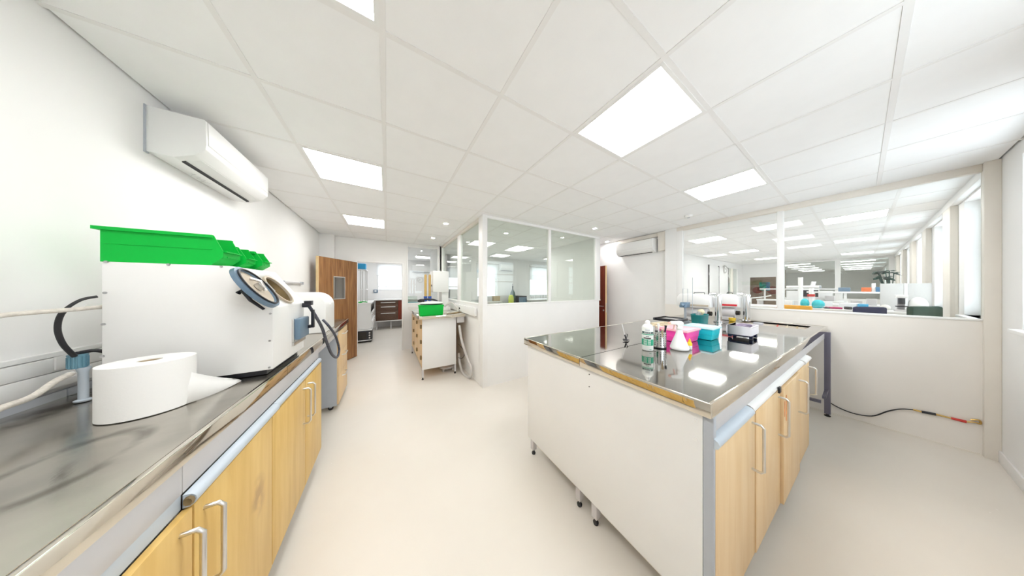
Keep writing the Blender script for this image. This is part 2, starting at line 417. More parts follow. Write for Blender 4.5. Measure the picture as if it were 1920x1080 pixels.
# glass beside the doorway
p = ST('window_30', (.8, YB, 1.14))
for b in ((.43, .455, 1.14, 2.62), (1.175, 1.20, 1.14, 2.62), (.455, 1.175, 1.14, 1.165), (.455, 1.175, 2.595, 2.62)):
    MB().box(b[0], b[1], YB-.01, YB+.09, b[2], b[3]).build('window_frame', m_white, p, bevel=.003)
MB().box(.455, 1.175, YB+.035, YB+.043, 1.165, 2.595).build('pane', m_glass, p)
# doorway lining
p = ST('trim_9', (-.1, YB, 0))
for b in ((-.615, -.585, 0, 2.18), (.321, .351, 0, 2.18), (-.585, .321, 2.15, 2.18)):
    MB().box(b[0], b[1], YB-.012, YB+.112, b[2], b[3]).build('door_lining', m_white, p, bevel=.003)

# right glazed partition
PZ = 1.235
struct(wall_mb('x', XR, XR+.06, YE, 1.98, 0, PZ).build('wall_right', M('warm_panel_paint', (.84, .805, .76), .6, var=.012, scale=3)))
struct(wall_mb('x', XR, XR+.10, 1.79, 1.98, PZ, CZ).build('wall_right_end', m_wall))
p = ST('trim_10', (XR, 0, 0))
MB().box(XR-.045, XR+.06, YE, -.575, 0, CZ).build('end_post', m_cream, p, bevel=.004)
MB().box(XR-.008, XR+.068, -.575, 1.79, PZ, PZ+.02).build('sill_rail', m_white, p, bevel=.003)
MB().box(XR, XR+.06, -.575, 1.79, 2.615, CZ).build('top_rail', m_cream, p, bevel=.003)
MB().box(XR-.004, XR+.064, .55, .605, PZ+.02, 2.615).build('mullion', m_white, p, bevel=.004)
MB().box(XR, XR+.06, 1.70, 1.79, PZ+.02, 2.615).build('end_stile', m_white, p, bevel=.004)
for a, b in ((-.575, .55), (.605, 1.70)): MB().box(XR+.026, XR+.034, a, b, PZ+.02, 2.615).build('pane', m_glass, p)
struct(MB().box(XR-.008, XR, YE, 1.98, 0, .012).build('baseboard_right', m_cream))
struct(wall_mb('x', 4.80, 4.90, 1.98, 4.6, 0, 2.9).build('wall_corridor', m_wall))
# next laboratory and the one beyond it
struct(wall_mb('y', YN, YN+.1, 4.9, XF, 0, 2.9, [(12.85, 14.3, .9, 2.45)]).build('wall_laboratory', m_wall))
struct(wall_mb('x', XF, XF+.08, YE, YN+1.2, 0, 2.9, [(-.5, .40, 1.15, 2.62), (.52, 1.72, 1.15, 2.62), (1.96, 2.75, 0, 2.07)]).build('wall_far', m_wall))
p = ST('window_31', (XF, 0, 1.15))
for a, b in ((-.5, .40), (.52, 1.72)): MB().box(XF+.03, XF+.04, a, b, 1.15, 2.62).build('pane', m_gglass, p)
struct(wall_mb('x', 26.5, 26.6, YE, 8, 0, 2.9).build('wall_end', m_wall))
struct(wall_mb('y', 3.6, 3.7, XF+.08, 26.5, 0, 2.9).build('wall_far_side', m_wall))
p = ST('window_32', (13.6, YN, .9)); MB().box(12.85, 14.3, YN+.04, YN+.05, .9, 2.45).build('pane', m_gglass, p)
struct(MB().box(13.5, 13.6, YN, YN+.1, .9, 2.45).build('trim_11', m_cream))
struct(wall_mb('y', YN+1.1, YN+1.2, 12, XF, 0, 2.9).build('wall_recess', m_wall))
# brown display recess behind the opening in the far wall
struct(wall_mb('x', 15.9, 16.0, 1.8, 2.95, 0, 2.4).build('wall_display', M('brown_panel', (.30, .21, .15), .6, var=.15)))

# ------------------------------------------------------------------ ceilings: tiles and bars
def tile_field(root, x0, x1, y0, y1, ox, oy, skip, clip=None):
    meshes = {}
    def lines(a, b, o):
        k = math.ceil((a - o) / .6 - 1e-6); ls = []
        while o + k*.6 < b - 1e-6: ls.append(round(o + k*.6, 4)); k += 1
        return ls
    lx, ly = lines(x0, x1, ox), lines(y0, y1, oy)
    xs = [x0] + [v for v in lx if v - x0 > .02] + [x1]; ys = [y0] + [v for v in ly if v - y0 > .02] + [y1]
    for a, b in zip(xs, xs[1:]):
        for c, d in zip(ys, ys[1:]):
            cx, cy = (a+b)/2, (c+d)/2
            if any(s[0] < cx < s[1] and s[2] < cy < s[3] for s in skip): continue
            if clip and clip(cx, cy): continue
            w, h = round(b-a-.022, 4), round(d-c-.022, 4)
            if w <= 0 or h <= 0: continue
            if (w, h) not in meshes:
                o = MB().box(-w/2, w/2, -h/2, h/2, 0, .015).build('ceiling_tile', m_tile, root, org=(0, 0, 0), bevel=.002, seg=1)
                meshes[(w, h)] = o.data
            else:
                o = bpy.data.objects.new('ceiling_tile', meshes[(w, h)]); COL.objects.link(o); o.parent = root
            o.location = Vector((cx, cy, CZ)) - Vector(ORG[root])
    for v in lx: MB().box(v-.012, v+.012, y0, y1, CZ-.0025, CZ+.03).build('ceiling_bar', m_bar, root)
    for v in ly:
        MB().box(x0, x1, v-.012, v+.012, CZ-.002, CZ+.03).build('ceiling_bar', m_bar, root)
OX, OY = -.018, 1.10
panels = [(1.182, .5), (-.618, 2.3), (-.618, 4.1), (2.982, .5), (-.618, .5), (2.982, 4.7)]
root = ST('ceiling', (1.8, 2.7, CZ))
tile_field(root, XL, XR+.06, YE, YB, OX, OY, [(a, a+.6, b, b+.6) for a, b in panels + [(1.782, 4.7)]])
MB().box(XL, XR+.06, YE, YB, CZ+.09, CZ+.12).build('ceiling_slab', m_wall, root)
root2 = ST('ceiling_laboratory', (10, 1.2, CZ))
NX, NY = 6.19, -.235
npan = [(6.19, -.235), (6.19, 1.565), (9.19, -.235), (9.19, 1.565), (12.79, -.235), (12.19, 1.565)]
tile_field(root2, XR+.06, XF, YE, YN, NX, NY, [(a, a+.6, b, b+.6) for a, b in npan])
MB().box(XR+.06, XF, YE, YN, CZ+.09, CZ+.12).build('ceiling_slab', m_wall, root2)
struct(MB().box(1.27, 7.2, YB, 7.5, CZ+.051, CZ+.11).box(4.76, 7.2, 4.6, YB, CZ+.051, CZ+.11).build('ceiling_office', m_tile))
struct(MB().box(4.76, 4.95, YN, 4.7, CZ, CZ+.05).build('ceiling_corridor', m_tile))
struct(MB().box(XF+.08, 26.5, YE, 3.6, CZ, CZ+.05).box(12, XF, YN+.1, YN+1.1, CZ, CZ+.05).build('ceiling_far', m_tile))

def light_panel(x, y, label, mat, group, w=.6, h=.6, fr=.03):
    t = T('ceiling_light', label, 'light', (x+w/2, y+h/2, CZ), group)
    z0, z1 = CZ-.004, CZ+.05
    MB().box(x+.012, x+w-.012, y+.012, y+fr, z0, z1).box(x+.012, x+w-.012, y+h-fr, y+h-.012, z0, z1).box(x+.012, x+fr, y+fr, y+h-fr, z0, z1).box(x+w-fr, x+w-.012, y+fr, y+h-fr, z0, z1).build('frame', m_plastic, t)
    MB().box(x+fr, x+w-fr, y+fr, y+h-fr, CZ+.004, CZ+.012).build('diffuser', mat, t)
labs = ['large square lit ceiling panel above the steel island, over its near corner', 'square lit ceiling panel beside the wall air conditioner with the long vent slot',
        'square lit ceiling panel in front of the open wooden door', 'square lit ceiling panel above the tap end of the steel island',
        'square lit ceiling panel above the aisle, cut by the frame edge', 'square lit ceiling panel inside the glazed office']
for (a, b), l in zip(panels, labs): light_panel(a, b, l, m_lamp, 'lit panels of the workshop ceiling')
labs = ['lit ceiling panel nearest the glass partition, window side of the next laboratory', 'lit ceiling panel nearest the glass partition, wall side of the next laboratory',
        'second lit panel along the window side of the next laboratory', 'second lit panel along the wall side of the next laboratory',
        'last lit panel along the window side of the next laboratory', 'last lit panel along the wall side, near the dark display opening']
for (a, b), l in zip(npan, labs): light_panel(a, b, l, m_lamp2, 'lit panels of the next laboratory')
for i in range(5):
    for j in range(2):
        x, y = 16.6 + i*1.8, .0 + j*1.5
        tag(MB().box(x, x+.28, y-.3, y+.5, CZ-.02, CZ).build('ceiling_light', m_lampfar, None, (x+.3, y, CZ)), 'small lit ceiling panel in the room beyond the far glass', 'light', 'lit panels beyond the far glass')
def spot(px, py, label):
    q = at(px, py, Z=CZ)
    t = T('spotlight', label, 'light', q, 'small round ceiling spotlights')
    MB().lathe((q.x, q.y, CZ-.006), [(.036, 0), (.055, .0), (.058, .006), (.036, .006)], 24, capped=False).build('trim_ring', m_plastic, t)
    MB().lathe((q.x, q.y, CZ-.004), [(.037, 0), (.037, .003)], 24).build('lens', m_spot, t)
for px, py, l in [(836, 419, 'round ceiling spotlight beside the office glass, over the trolley bench'), (812, 446, 'round ceiling spotlight near the glass by the doorway'),
                  (1115, 428, 'round ceiling spotlight in front of the right office pane'), (1138, 453, 'round ceiling spotlight above the dark red door'), (949, 437, 'round ceiling spotlight inside the glazed office')]: spot(px, py, l)
q = at(1291, 404, Z=CZ)
t = T('smoke_detector', 'small round smoke detector on the ceiling by the glass partition', 'detector', q)
MB().lathe((q.x, q.y, CZ-.035), [(.03, 0), (.045, .008), (.05, .035)], 20).build('housing', m_plastic, t)
MB().lathe((q.x, q.y, CZ-.04), [(.018, 0), (.022, .006)], 16).build('sensor', m_grey, t)

# ------------------------------------------------------------------ doors
d = ST('door_1', (-.60, YB-.03, 0))
h0 = Vector((-.60, YB-.03, 0)); e0 = Vector((-1.09, 5.06, 0)); L = (e0-h0).length; ang = math.atan2(e0.y-h0.y, e0.x-h0.x)
def leafbox(a, b, t0, t1, z0, z1):
    mb = MB().box(a, b, t0, t1, z0, z1); mb.rot(ang); return mb.map(lambda v: v + h0)
DH = 2.13
wa, wb, wz0, wz1 = L*.36, L*.66, 1.32, 1.78
for k, (a, b, z0, z1) in enumerate([(0, wa, .012, DH), (wb, L-.012, .012, DH), (wa, wb, .012, wz0), (wa, wb, wz1, DH)]):
    leafbox(a, b, -.02, .02, z0, z1).build('door_leaf', m_oak, d)
leafbox(L-.012, L, -.021, .021, .012, DH).build('lock_edge', m_edge, d)
for a, b, z0, z1 in ((wa, wa+.018, wz0, wz1), (wb-.018, wb, wz0, wz1), (wa, wb, wz0, wz0+.018), (wa, wb, wz1-.018, wz1)):
    leafbox(a, b, -.028, .028, z0, z1).build('vision_frame', m_nickel, d)
leafbox(wa+.018, wb-.018, -.004, .004, wz0+.018, wz1-.018).build('pane', m_glass, d)
for s in (-1, 1):
    mb = MB().cyl((L-.06, s*.02, 1.02), (L-.06, s*.06, 1.02), .01).tube([(L-.06, s*.06, 1.02), (L-.18, s*.06, 1.02)], .009)
    mb.rot(ang).map(lambda v: v+h0).build('door_handle', m_nickel, d)

d = ST('door_2', (4.76, 4.05, 0))
h0 = Vector((4.77, 4.06, 0)); e0 = Vector((4.60, 3.20, 0)); L = (e0-h0).length; ang = math.atan2(e0.y-h0.y, e0.x-h0.x)
leafbox(0, L-.01, -.02, .02, .012, 2.10).build('door_leaf', m_mahog, d)
leafbox(L-.01, L, -.02, .02, .012, 2.10).build('lock_edge', m_edge, d)
leafbox(L, L+.002, -.011, .011, .95, 1.18).build('lock_plate', m_nickel, d)
for s in (-1, 1):
    MB().cyl((L-.06, s*.02, 1.10), (L-.06, s*.055, 1.10), .01).tube([(L-.06, s*.055, 1.10), (L-.2, s*.055, 1.10)], .009).cyl((L-.06, s*.02, 1.0), (L-.06, s*.03, 1.0), .022).rot(ang).map(lambda v: v+h0).build('door_handle', m_nickel, d)

# ================================================================== LEFT BENCH
HC = 1.073
XW = -.513
def handle(mb, y, x, z0, z1, out=.04, r=.0065, axis='x'):
    """bow handle on a front: axis 'x' stands out in +x at (x, y); axis 'y' stands out in -y at (y given as x position)"""
    pts = [(0, z1), (out*.75, z1), (out, z1-.012), (out, z0+.012), (out*.75, z0), (0, z0)]
    if axis == 'x': P = [(x+a, y, b) for a, b in pts]
    else: P = [(y, x-a, b) for a, b in pts]
    return mb.tube(P, r, 8)
def left_worktop(y0, y1, label, sheet=m_steel):
    t = T('steel_worktop', label, 'worktop', (-.86, (y0+y1)/2, HC-.06))
    MB().box(XL+.006, XW-.018, y0, y1, HC-.03, HC-.002).build('top_sheet', sheet, t)
    MB().prism([(XW-.018, HC-.004), (XW-.014, HC), (XW-.002, HC), (XW, HC-.003), (XW, HC-.055), (XW-.03, HC-.055), (XW-.03, HC-.052), (XW-.018, HC-.052)], 'y', y0, y1).build('front_lip', m_lip, t)
    MB().box(XL+.004, XL+.018, y0, y1, HC-.03, HC+.03).build('upstand', m_grey, t, bevel=.003)
left_worktop(.12, 1.765, 'worn stainless worktop with stains under the big paper roll', m_steelw)
left_worktop(1.769, 4.08, 'stainless worktop run under the white blasting cabinet towards the wooden door')

def front_unit(name, label, doors, y0, y1, rail=True, front=m_beech, hands=()):
    t = T(name, label, 'cabinet', (-.85, (y0+y1)/2, 0))
    MB().box(XL+.05, -.535, y0, y0+.018, .13, HC-.056).box(XL+.05, -.535, y1-.018, y1, .13, HC-.056).box(XL+.05, -.535, y0+.018, y1-.018, .13, .148).box(XL+.05, XL+.06, y0+.018, y1-.018, .148, HC-.056).build('body', m_panel, t)
    MB().box(-.535, -.519, y0, y1, .93, HC-.057).build('fascia', m_fascia, t, bevel=.002)
    for (a, b, hy) in doors:
        dd = MB().box(-.519, -.500, a+.002, b-.002, .13, .884).build('door', m_beechw if abs(a-1.034) < .001 else front, t, bevel=.0015)
        handle(MB(), hy, -.500, .60, .84).build('handle', m_nickel, dd)
    for yy in (y0+.06, y1-.06):
        for xx in (-.62, XL+.12):
            lg = MB().box(xx-.02, xx+.02, yy-.02, yy+.02, .035, .13).build('leg', m_leg, t)
            MB().lathe((xx, yy, 0), [(.018, 0), (.02, .01), (.008, .016), (.008, .036)], 14).build('foot', m_black, lg)
    return t
def grip_rail(t, y0, y1, thick=1.0):
    pr = [(-.519, .886), (-.505, .886), (-.496, .893), (-.492, .904), (-.494, .914), (-.502, .922), (-.519, .925)]
    pr = [(-.519 + (x+.519)*thick, z) for x, z in pr]
    return MB().prism(pr, 'y', y0, y1).build('grip_rail', m_rail, t)
t = front_unit('base_cabinet', 'beech base cabinet with missing grip rail, door standing ajar at its top', [(.36, .52, .47), (.524, 1.03, .985)], .36, 1.03)
MB().box(-.533, -.522, .36, 1.03, .885, .928).build('gap_strip', m_rail, t)
t = front_unit('base_cabinet', 'beech base cabinet with blue-grey grip rail broken at one end, rubbed mark on door', [(1.034, 1.535, 1.075), (1.537, 2.038, 1.985)], 1.032, 2.04)
g = grip_rail(t, 1.03, 1.60)
MB().lathe((0, 0, 0), [(.0, 0), (.012, .004), (.017, .0)], 9).map(lambda v: Vector((-.506 + v.x*.7, 1.028 - v.z*1.5, .905 + v.y*.9))).build('broken_end', m_bore, g)
grip_rail(t, 1.605, 2.04, .72)
t = front_unit('base_cabinet', 'beech base cabinet with one door, beside the blue-grey cabinet side', [(2.042, 2.46, 2.085)], 2.041, 2.46)
grip_rail(t, 2.04, 2.46, .72)
# pedestal beyond the gap
t = T('pedestal_cabinet', 'blue-grey sided pedestal with pale beech drawers on castors', 'cabinet', (-.85, 3.75, 0))
MB().box(-1.12, -.545, 3.40, 3.425, .055, HC-.06).build('side_panel', m_grey, t, bevel=.003)
MB().box(-1.12, -.545, 4.03, 4.05, .055, HC-.06).build('side_panel', m_grey, t, bevel=.003)
MB().box(-1.12, -.56, 3.425, 4.03, .07, .09).box(-1.12, -1.10, 3.425, 4.03, .09, HC-.06).build('body', m_panel, t)
for z0, z1 in ((.07, .42), (.424, .70), (.704, .985)):
    dr = MB().box(-.545, -.525, 3.405, 4.045, z0, z1).build('drawer', m_beechp, t, bevel=.002)
    mb = MB().tube([(-.525, 3.62, z1-.06), (-.495, 3.63, z1-.06), (-.49, 3.64, z1-.06), (-.49, 3.82, z1-.06), (-.495, 3.83, z1-.06), (-.525, 3.84, z1-.06)], .006, 8); mb.build('handle', m_nickel, dr)
for xx in (-.61, -1.06):
    for yy in (3.45, 4.0):
        c = MB().cyl((xx, yy-.014, .027), (xx, yy+.014, .027), .027, n=18).build('castor', m_black, t)
        MB().box(xx-.012, xx+.012, yy-.02, yy+.02, .03, .058).build('fork', m_grey, c)
# support frame across the knee gap
t = T('support_frame', 'grey steel frame carrying the stainless worktop over the gap', 'frame', (-.86, 3.0, 0))
MB().box(-.56, -.53, 2.47, 3.39, HC-.12, HC-.057).build('front_beam', m_fascia, t, bevel=.002)
MB().box(-1.15, -1.12, 2.47, 3.39, HC-.12, HC-.057).build('rear_beam', m_fascia, t, bevel=.002)
for yy in (2.50, 3.36):
    MB().box(-1.15, -1.12, yy-.015, yy+.015, 0, HC-.12).build('leg', m_leg, t)

# ------------------------------------------------------------------ blasting cabinet
YM, YM2 = 1.63, 2.12
ZB = HC + .028
pA = at(189, 486, Y=YM); pB = at(433, 501.7, Y=YM); pC = at(512, 577, Y=YM)
ztop = (pA.z + pB.z) / 2; xb, xs, xf, zs = pA.x, pB.x, pC.x, pC.z
t = T('blasting_cabinet', 'white sheet-metal blasting cabinet with round port, standing on the bench', 'machine', (-.78, 1.87, HC))
prof = [(xb, ZB), (xf, ZB), (xf, zs), (xs, ztop), (xb, ztop)]
housing = MB().prism(prof, 'y', YM, YM2).build('housing', m_machine, t, bevel=.006)
MB().box(xb+.02, xf-.03, YM+.02, YM2-.02, HC+.001, ZB).build('base_tray', m_black2, t)
def side_screw(px, py):
    q = at(px, py, Y=YM-.001)
    MB().disc((q.x, q.y, q.z), (0, 1, 0), .005, .006, 10).build('screw', m_screw, t)
for px, py in [(199, 491), (316, 496), (415, 500), (197, 549), (194, 608), (192, 668), (507, 588), (506, 639), (505, 689)]: side_screw(px, py)
n = Vector((ztop - zs, 0, xf - xs)).normalized(); dwn = Vector((xf-xs, 0, zs-ztop)).normalized(); yv = Vector((0, 1, 0))
PL = (Vector((xs, YM, ztop)) + n*.004, n)
hc_ = at(522, 544, plane=PL); hole_r = .098
def ring(c, nrm, up, side, r0, r1, th, k=36, sq=1.0):
    mb = MB(); vs = []
    for j, (rr, hh) in enumerate([(r0, 0), (r1, 0), (r1, th), (r0, th)]):
        for i in range(k):
            a = 2*PI*i/k; vs.append(c + up*math.cos(a)*rr + side*math.sin(a)*rr*sq + nrm*hh)
    fs = [(j*k+i, j*k+(i+1) % k, ((j+1) % 4)*k+(i+1) % k, ((j+1) % 4)*k+i) for j in range(4) for i in range(k)]
    return mb.add(vs, fs)
cut = MB().cyl(hc_ - n*.16, hc_ + n*.05, hole_r*.95, n=40).build('cutter', m_dark)
cut.location = Vector((0, 0, 0))
bo = housing.modifiers.new('bore', 'BOOLEAN'); bo.object = cut; bo.operation = 'DIFFERENCE'; bo.solver = 'EXACT'
bpy.context.view_layer.update()
me2 = bpy.data.meshes.new_from_object(housing.evaluated_get(bpy.context.evaluated_depsgraph_get()))
housing.modifiers.clear(); housing.data = me2; me2.materials.clear(); me2.materials.append(m_machine)
bpy.data.objects.remove(cut)
prt = ring(hc_ - n*.004, n, dwn, yv, hole_r*.93, hole_r*1.04, .012).build('port_ring', m_tan, t)
MB().tube([hc_ - n*.155, hc_ - n*.0], hole_r*.945, 40, cap=False).build('bore', m_bore, prt)
MB().disc(hc_ - n*.152, n, hole_r*.94, .006, 36).build('bore_floor', m_black2, prt)
lc_ = at(485, 538, plane=(PL[0] + n*.035, n)); lr = .118
LA = R_(1); ln = (n*math.cos(LA) + yv*math.sin(LA)).normalized(); ls = yv*math.cos(LA) - n*math.sin(LA)
lid = ring(lc_, -ln, dwn, ls, lr*.80, lr, .018).build('lid_rim', m_bluegrey, t)
MB().disc(lc_ - ln*.012, ln, lr*.86, .01, 36).build('lid_lining', m_tan, lid)
ring(lc_ + ln*.001, ln, dwn, ls, lr*.84, lr*.90, .006).build('gasket', m_black, lid)
mb = MB().tube([lc_ - dwn*.05, lc_ - dwn*.02 + ln*.02, lc_ + dwn*.03 + ln*.01], .008, 8).disc(lc_ + ln*.006, ln, .02, .02, 16); mb.build('latch', m_nickel, lid)
hp = [at(446, 550, Y=1.57), at(455, 543, Y=1.57), at(470, 563, Y=1.565), at(495, 580, Y=1.56)]
MB().tube(hp, [.010, .012, .008, .006], 8).build('lid_handle', m_black2, lid)
MB().cyl(lc_ - ls*(-lr) - dwn*.03, lc_ - ls*(-lr) + dwn*.03, .008).build('hinge', m_nickel, t)
# drawer gate on the front
q0 = at(549, 612, X=xf); q1 = at(578, 648, X=xf+.03)
g = MB().box(xf, xf+.035, q0.y, min(q1.y, YM2-.02), 1.20, 1.335).build('gate', m_bluegrey, t, bevel=.006)
MB().box(xf-.001, xf+.010, q0.y-.02, q0.y, 1.19, 1.34).box(xf-.001, xf+.012, q0.y-.02, YM2-.015, 1.165, 1.185).build('gate_guide', m_nickel, g)
MB().box(xf+.035, xf+.05, YM2-.06, YM2-.02, 1.25, 1.27).box(xf+.05, xf+.065, YM2-.05, YM2-.025, 1.25, 1.38).build('gate_lever', m_black2, g)
# pipe stub at the back
MB().cyl((xb-.05, YM+.10, 1.40), (xb+.01, YM+.13, 1.40), .022).cyl((xb-.02, YM+.06, 1.46), (xb+.01, YM+.06, 1.46), .014).build('inlet_pipe', m_tan, t)

# dust collector with round front
YH = 2.90
hp = [(-1.10, HC+.001), (-.555, HC+.001), (-.555, 1.345)] + [(-.705+.15*math.cos(a), 1.345+.15*math.sin(a)) for a in [R_(x) for x in range(10, 91, 10)]] + [(-1.10, 1.495)]
t = T('dust_collector', 'white dust collector with rounded front behind the blasting cabinet', 'machine', (-.83, 3.1, HC))
MB().prism(hp, 'y', YH, 3.32).build('housing', m_machine, t, bevel=.004)
MB().disc((-.552, 3.1, 1.36), (1, 0, 0), .012, .012, 12).build('knob', m_plastic, t)
# black braided hose looping over the bench edge
q = [at(578, 572, X=-.49), at(590, 590, X=-.475), at(604, 615, X=-.46), at(612, 640, X=-.455), at(622, 664, X=-.452), at(632, 670, X=-.45), at(636, 655, X=-.45), at(629, 630, X=-.46), at(617, 612, X=-.48), at(606, 600, X=-.53)]
t = T('pressure_hose', 'black braided hose looping down over the bench edge', 'hose', q[4])
MB().tube(smooth_path(q, 6), .0105, 10).build('hose_run', m_hoseb, t)
MB().cyl(q[0] + Vector((-.03, 0, .0)), q[0] + Vector((.01, 0, 0)), .016).box(q[0].x-.02, q[0].x+.02, q[0].y-.012, q[0].y+.03, q[0].z, q[0].z+.03).build('coupling', m_black2, t)

# ------------------------------------------------------------------ green bins
def stacking_bin(L, Wd, H, label, loc, rz=0.0, slope=.03):
    t = T('storage_bin', label, 'bin', (0, 0, 0))
    e = .004
    side = [(0, 0), (L-.04, 0), (L, H*.28), (L, H*.50), (L-slope, H), (0, H)]
    MB().prism(side, 'y', -Wd/2, -Wd/2+e).prism(side, 'y', Wd/2-e, Wd/2).box(0, e, -Wd/2+e, Wd/2-e, 0, H).box(e, L-.04, -Wd/2+e, Wd/2-e, 0, e).prism([(L-.04, 0), (L, H*.28), (L-e, H*.28), (L-.04-e, e)], 'y', -Wd/2+e, Wd/2-e).box(L-e, L, -Wd/2+e, Wd/2-e, H*.28, H*.5).build('tub', m_green, t)
    MB().box(-.016, L-slope, -Wd/2-.010, -Wd/2, H-.014, H).box(-.016, L-slope, Wd/2, Wd/2+.010, H-.014, H).box(-.016, 0, -Wd/2, Wd/2, H-.014, H).build('rim', m_green, t)
    MB().box(L, L+.004, -Wd*.3, Wd*.3, H*.29, H*.32).box(L, L+.010, -Wd*.46, Wd*.46, H*.46, H*.50).build('label_ledge', m_green, t)
    MB().box(.01, L*.9, -Wd/2-.0025, -Wd/2, H*.52, H*.535).build('side_rib', m_green, t)
    t.location = loc; t.rotation_euler = (0, 0, rz); return t
ZT = ztop + .001
stacking_bin(.335, .14, .150, 'long green storage bin on top of the blasting cabinet', (-1.045, 1.73, ZT), R_(-1))
stacking_bin(.25, .10, .120, 'small green storage bin with open front behind the long bin', (-.945, 1.865, ZT), 0)
stacking_bin(.25, .10, .115, 'small green storage bin furthest from the paper roll', (-.925, 1.99, ZT), 0)

# ------------------------------------------------------------------ paper roll
c = Vector((-.788, 1.415, HC+.001)); RR = .10; RH = .187
t = T('paper_roll', 'big white industrial paper roll with a loose sheet, on the bench', 'paper roll', c)
MB().lathe(c, [(.026, 0), (RR, 0), (RR, RH), (.026, RH), (.026, 0)], 64, capped=False).build('wound_paper', m_paper, t, bevel=0)
MB().lathe(c, [(.021, .001), (.0255, .001), (.0255, RH-.003), (.021, RH-.003), (.021, .001)], 32, capped=False).build('core', m_card, t)
a = Vector((c.x+.093, c.y-.03, c.z)); b = at(453, 714, Z=HC+.002)
rows = []
for i in range(9):
    s = i/8; p = a.lerp(b, s) + Vector((.012, -.02, 0))*math.sin(s*PI)
    top = (RH*.72)*(1-s)**1.05 + .002
    rows.append([p, p + Vector((-.02*s, .03*s, top*.5)), p + Vector((-.05*s, .06*s, top))])
MB().grid(rows).build('loose_sheet', m_paper, t, solid=.0006)

# ------------------------------------------------------------------ hoses, filter, trunking at the left wall
t = T('cable_trunking', 'white wall trunking with long grooves above the bench', 'trunking', (XL, 1.2, 1.2))
for z0, z1 in ((1.125, 1.19), (1.193, 1.25), (1.253, 1.272)):
    MB().box(XL, XL+(.03 if z0 < 1.25 else .022), .1, 2.9, z0, z1).build('cover_strip', m_plastic, t, bevel=.002)
q = at(118, 672, X=XL+.03)
MB().box(XL+.03, XL+.036, q.y-.03, q.y+.03, 1.20, 1.255).build('socket_plate', m_plastic, t, bevel=.002)
q = [at(-60, 603, X=-1.10), at(0, 592, X=-1.08), at(60, 586, X=-1.07), at(130, 581, X=-1.05), Vector((xb-.015, YM+.06, 1.46))]
t = T('air_hose', 'pale braided air hose running level into the blasting cabinet', 'hose', q[1])
MB().tube(smooth_path(q, 6), .0085, 10).build('hose_run', m_hosew, t)
MB().cyl(q[4]+Vector((-.05, 0, 0)), q[4]+Vector((-.012, 0, 0)), .013, n=6).build('coupling', m_nickel, t)
q = [at(182, 556, X=-1.03), at(150, 563, X=-1.05), at(118, 585, X=-1.07), at(108, 615, X=-1.08), at(118, 645, X=-1.08), at(140, 668, X=-1.08)]
t = T('suction_hose', 'thick black hose curving from the cabinet to the blue filter cap', 'hose', q[3])
MB().tube(smooth_path(q, 6), [.005]*12+[.0068]*19, 12).build('hose_run', m_black, t)
fc = at(146, 700, X=-1.10); fc = Vector((-1.085, at(146, 680, X=-1.085).y, HC))
t = T('air_filter', 'blue ribbed filter cap on a grey stand beside the paper roll', 'filter', (fc.x, fc.y, HC))
zc0 = at(146, 690, X=-1.085).z; zc1 = at(146, 664, X=-1.085).z
FR = .021; hz = zc1 - zc0
MB().lathe((fc.x, fc.y, zc0), [(FR*.86, 0), (FR*.92, .004), (FR*.95, hz-.008), (FR, hz-.006), (FR, hz), (FR*.7, hz)], 28).build('cap', m_bluecap, t)
for k in range(14):
    an = 2*PI*k/14
    MB().box(FR*.88, FR*1.02, -.002, .002, zc0+.004, zc1-.01).rot(an).map(lambda v: v + Vector((fc.x, fc.y, 0))).build('rib', m_bluecap, t)
MB().lathe((fc.x+.012, fc.y, HC+.001), [(.018, 0), (.020, .006), (.011, .01), (.011, zc0-HC-.02), (.015, zc0-HC-.005), (.015, zc0-HC)], 20).build('stand', m_rail, t)
MB().lathe((fc.x, fc.y, zc1), [(.0, .010), (.008, .010), (.010, 0)], 14).build('nipple', m_black, t)
MB().tube(smooth_path([(fc.x+.005, fc.y, zc1+.006), (fc.x+.03, fc.y+.01, zc1+.008), (fc.x+.05, fc.y+.02, zc1-.004)], 6), .007, 10).build('elbow', m_black2, t)
q = [at(-80, 800, X=-1.02), at(0, 766, X=-1.03), at(60, 744, X=-1.05), at(105, 714, X=-1.07), at(132, 702, X=-1.08), Vector((fc.x-.01, fc.y-.02, zc0-.02))]
q = [Vector((p.x, p.y, max(p.z, HC+.014))) for p in q]
t = T('drain_hose', 'pale braided hose lying on the bench, ending at the blue filter', 'hose', (q[2].x, q[2].y, HC))
MB().tube(smooth_path(q, 6), .0095, 10).build('hose_run', m_hosew, t)
MB().cyl(q[4], q[5], .0115, n=8).build('coupling', m_nickel, t)

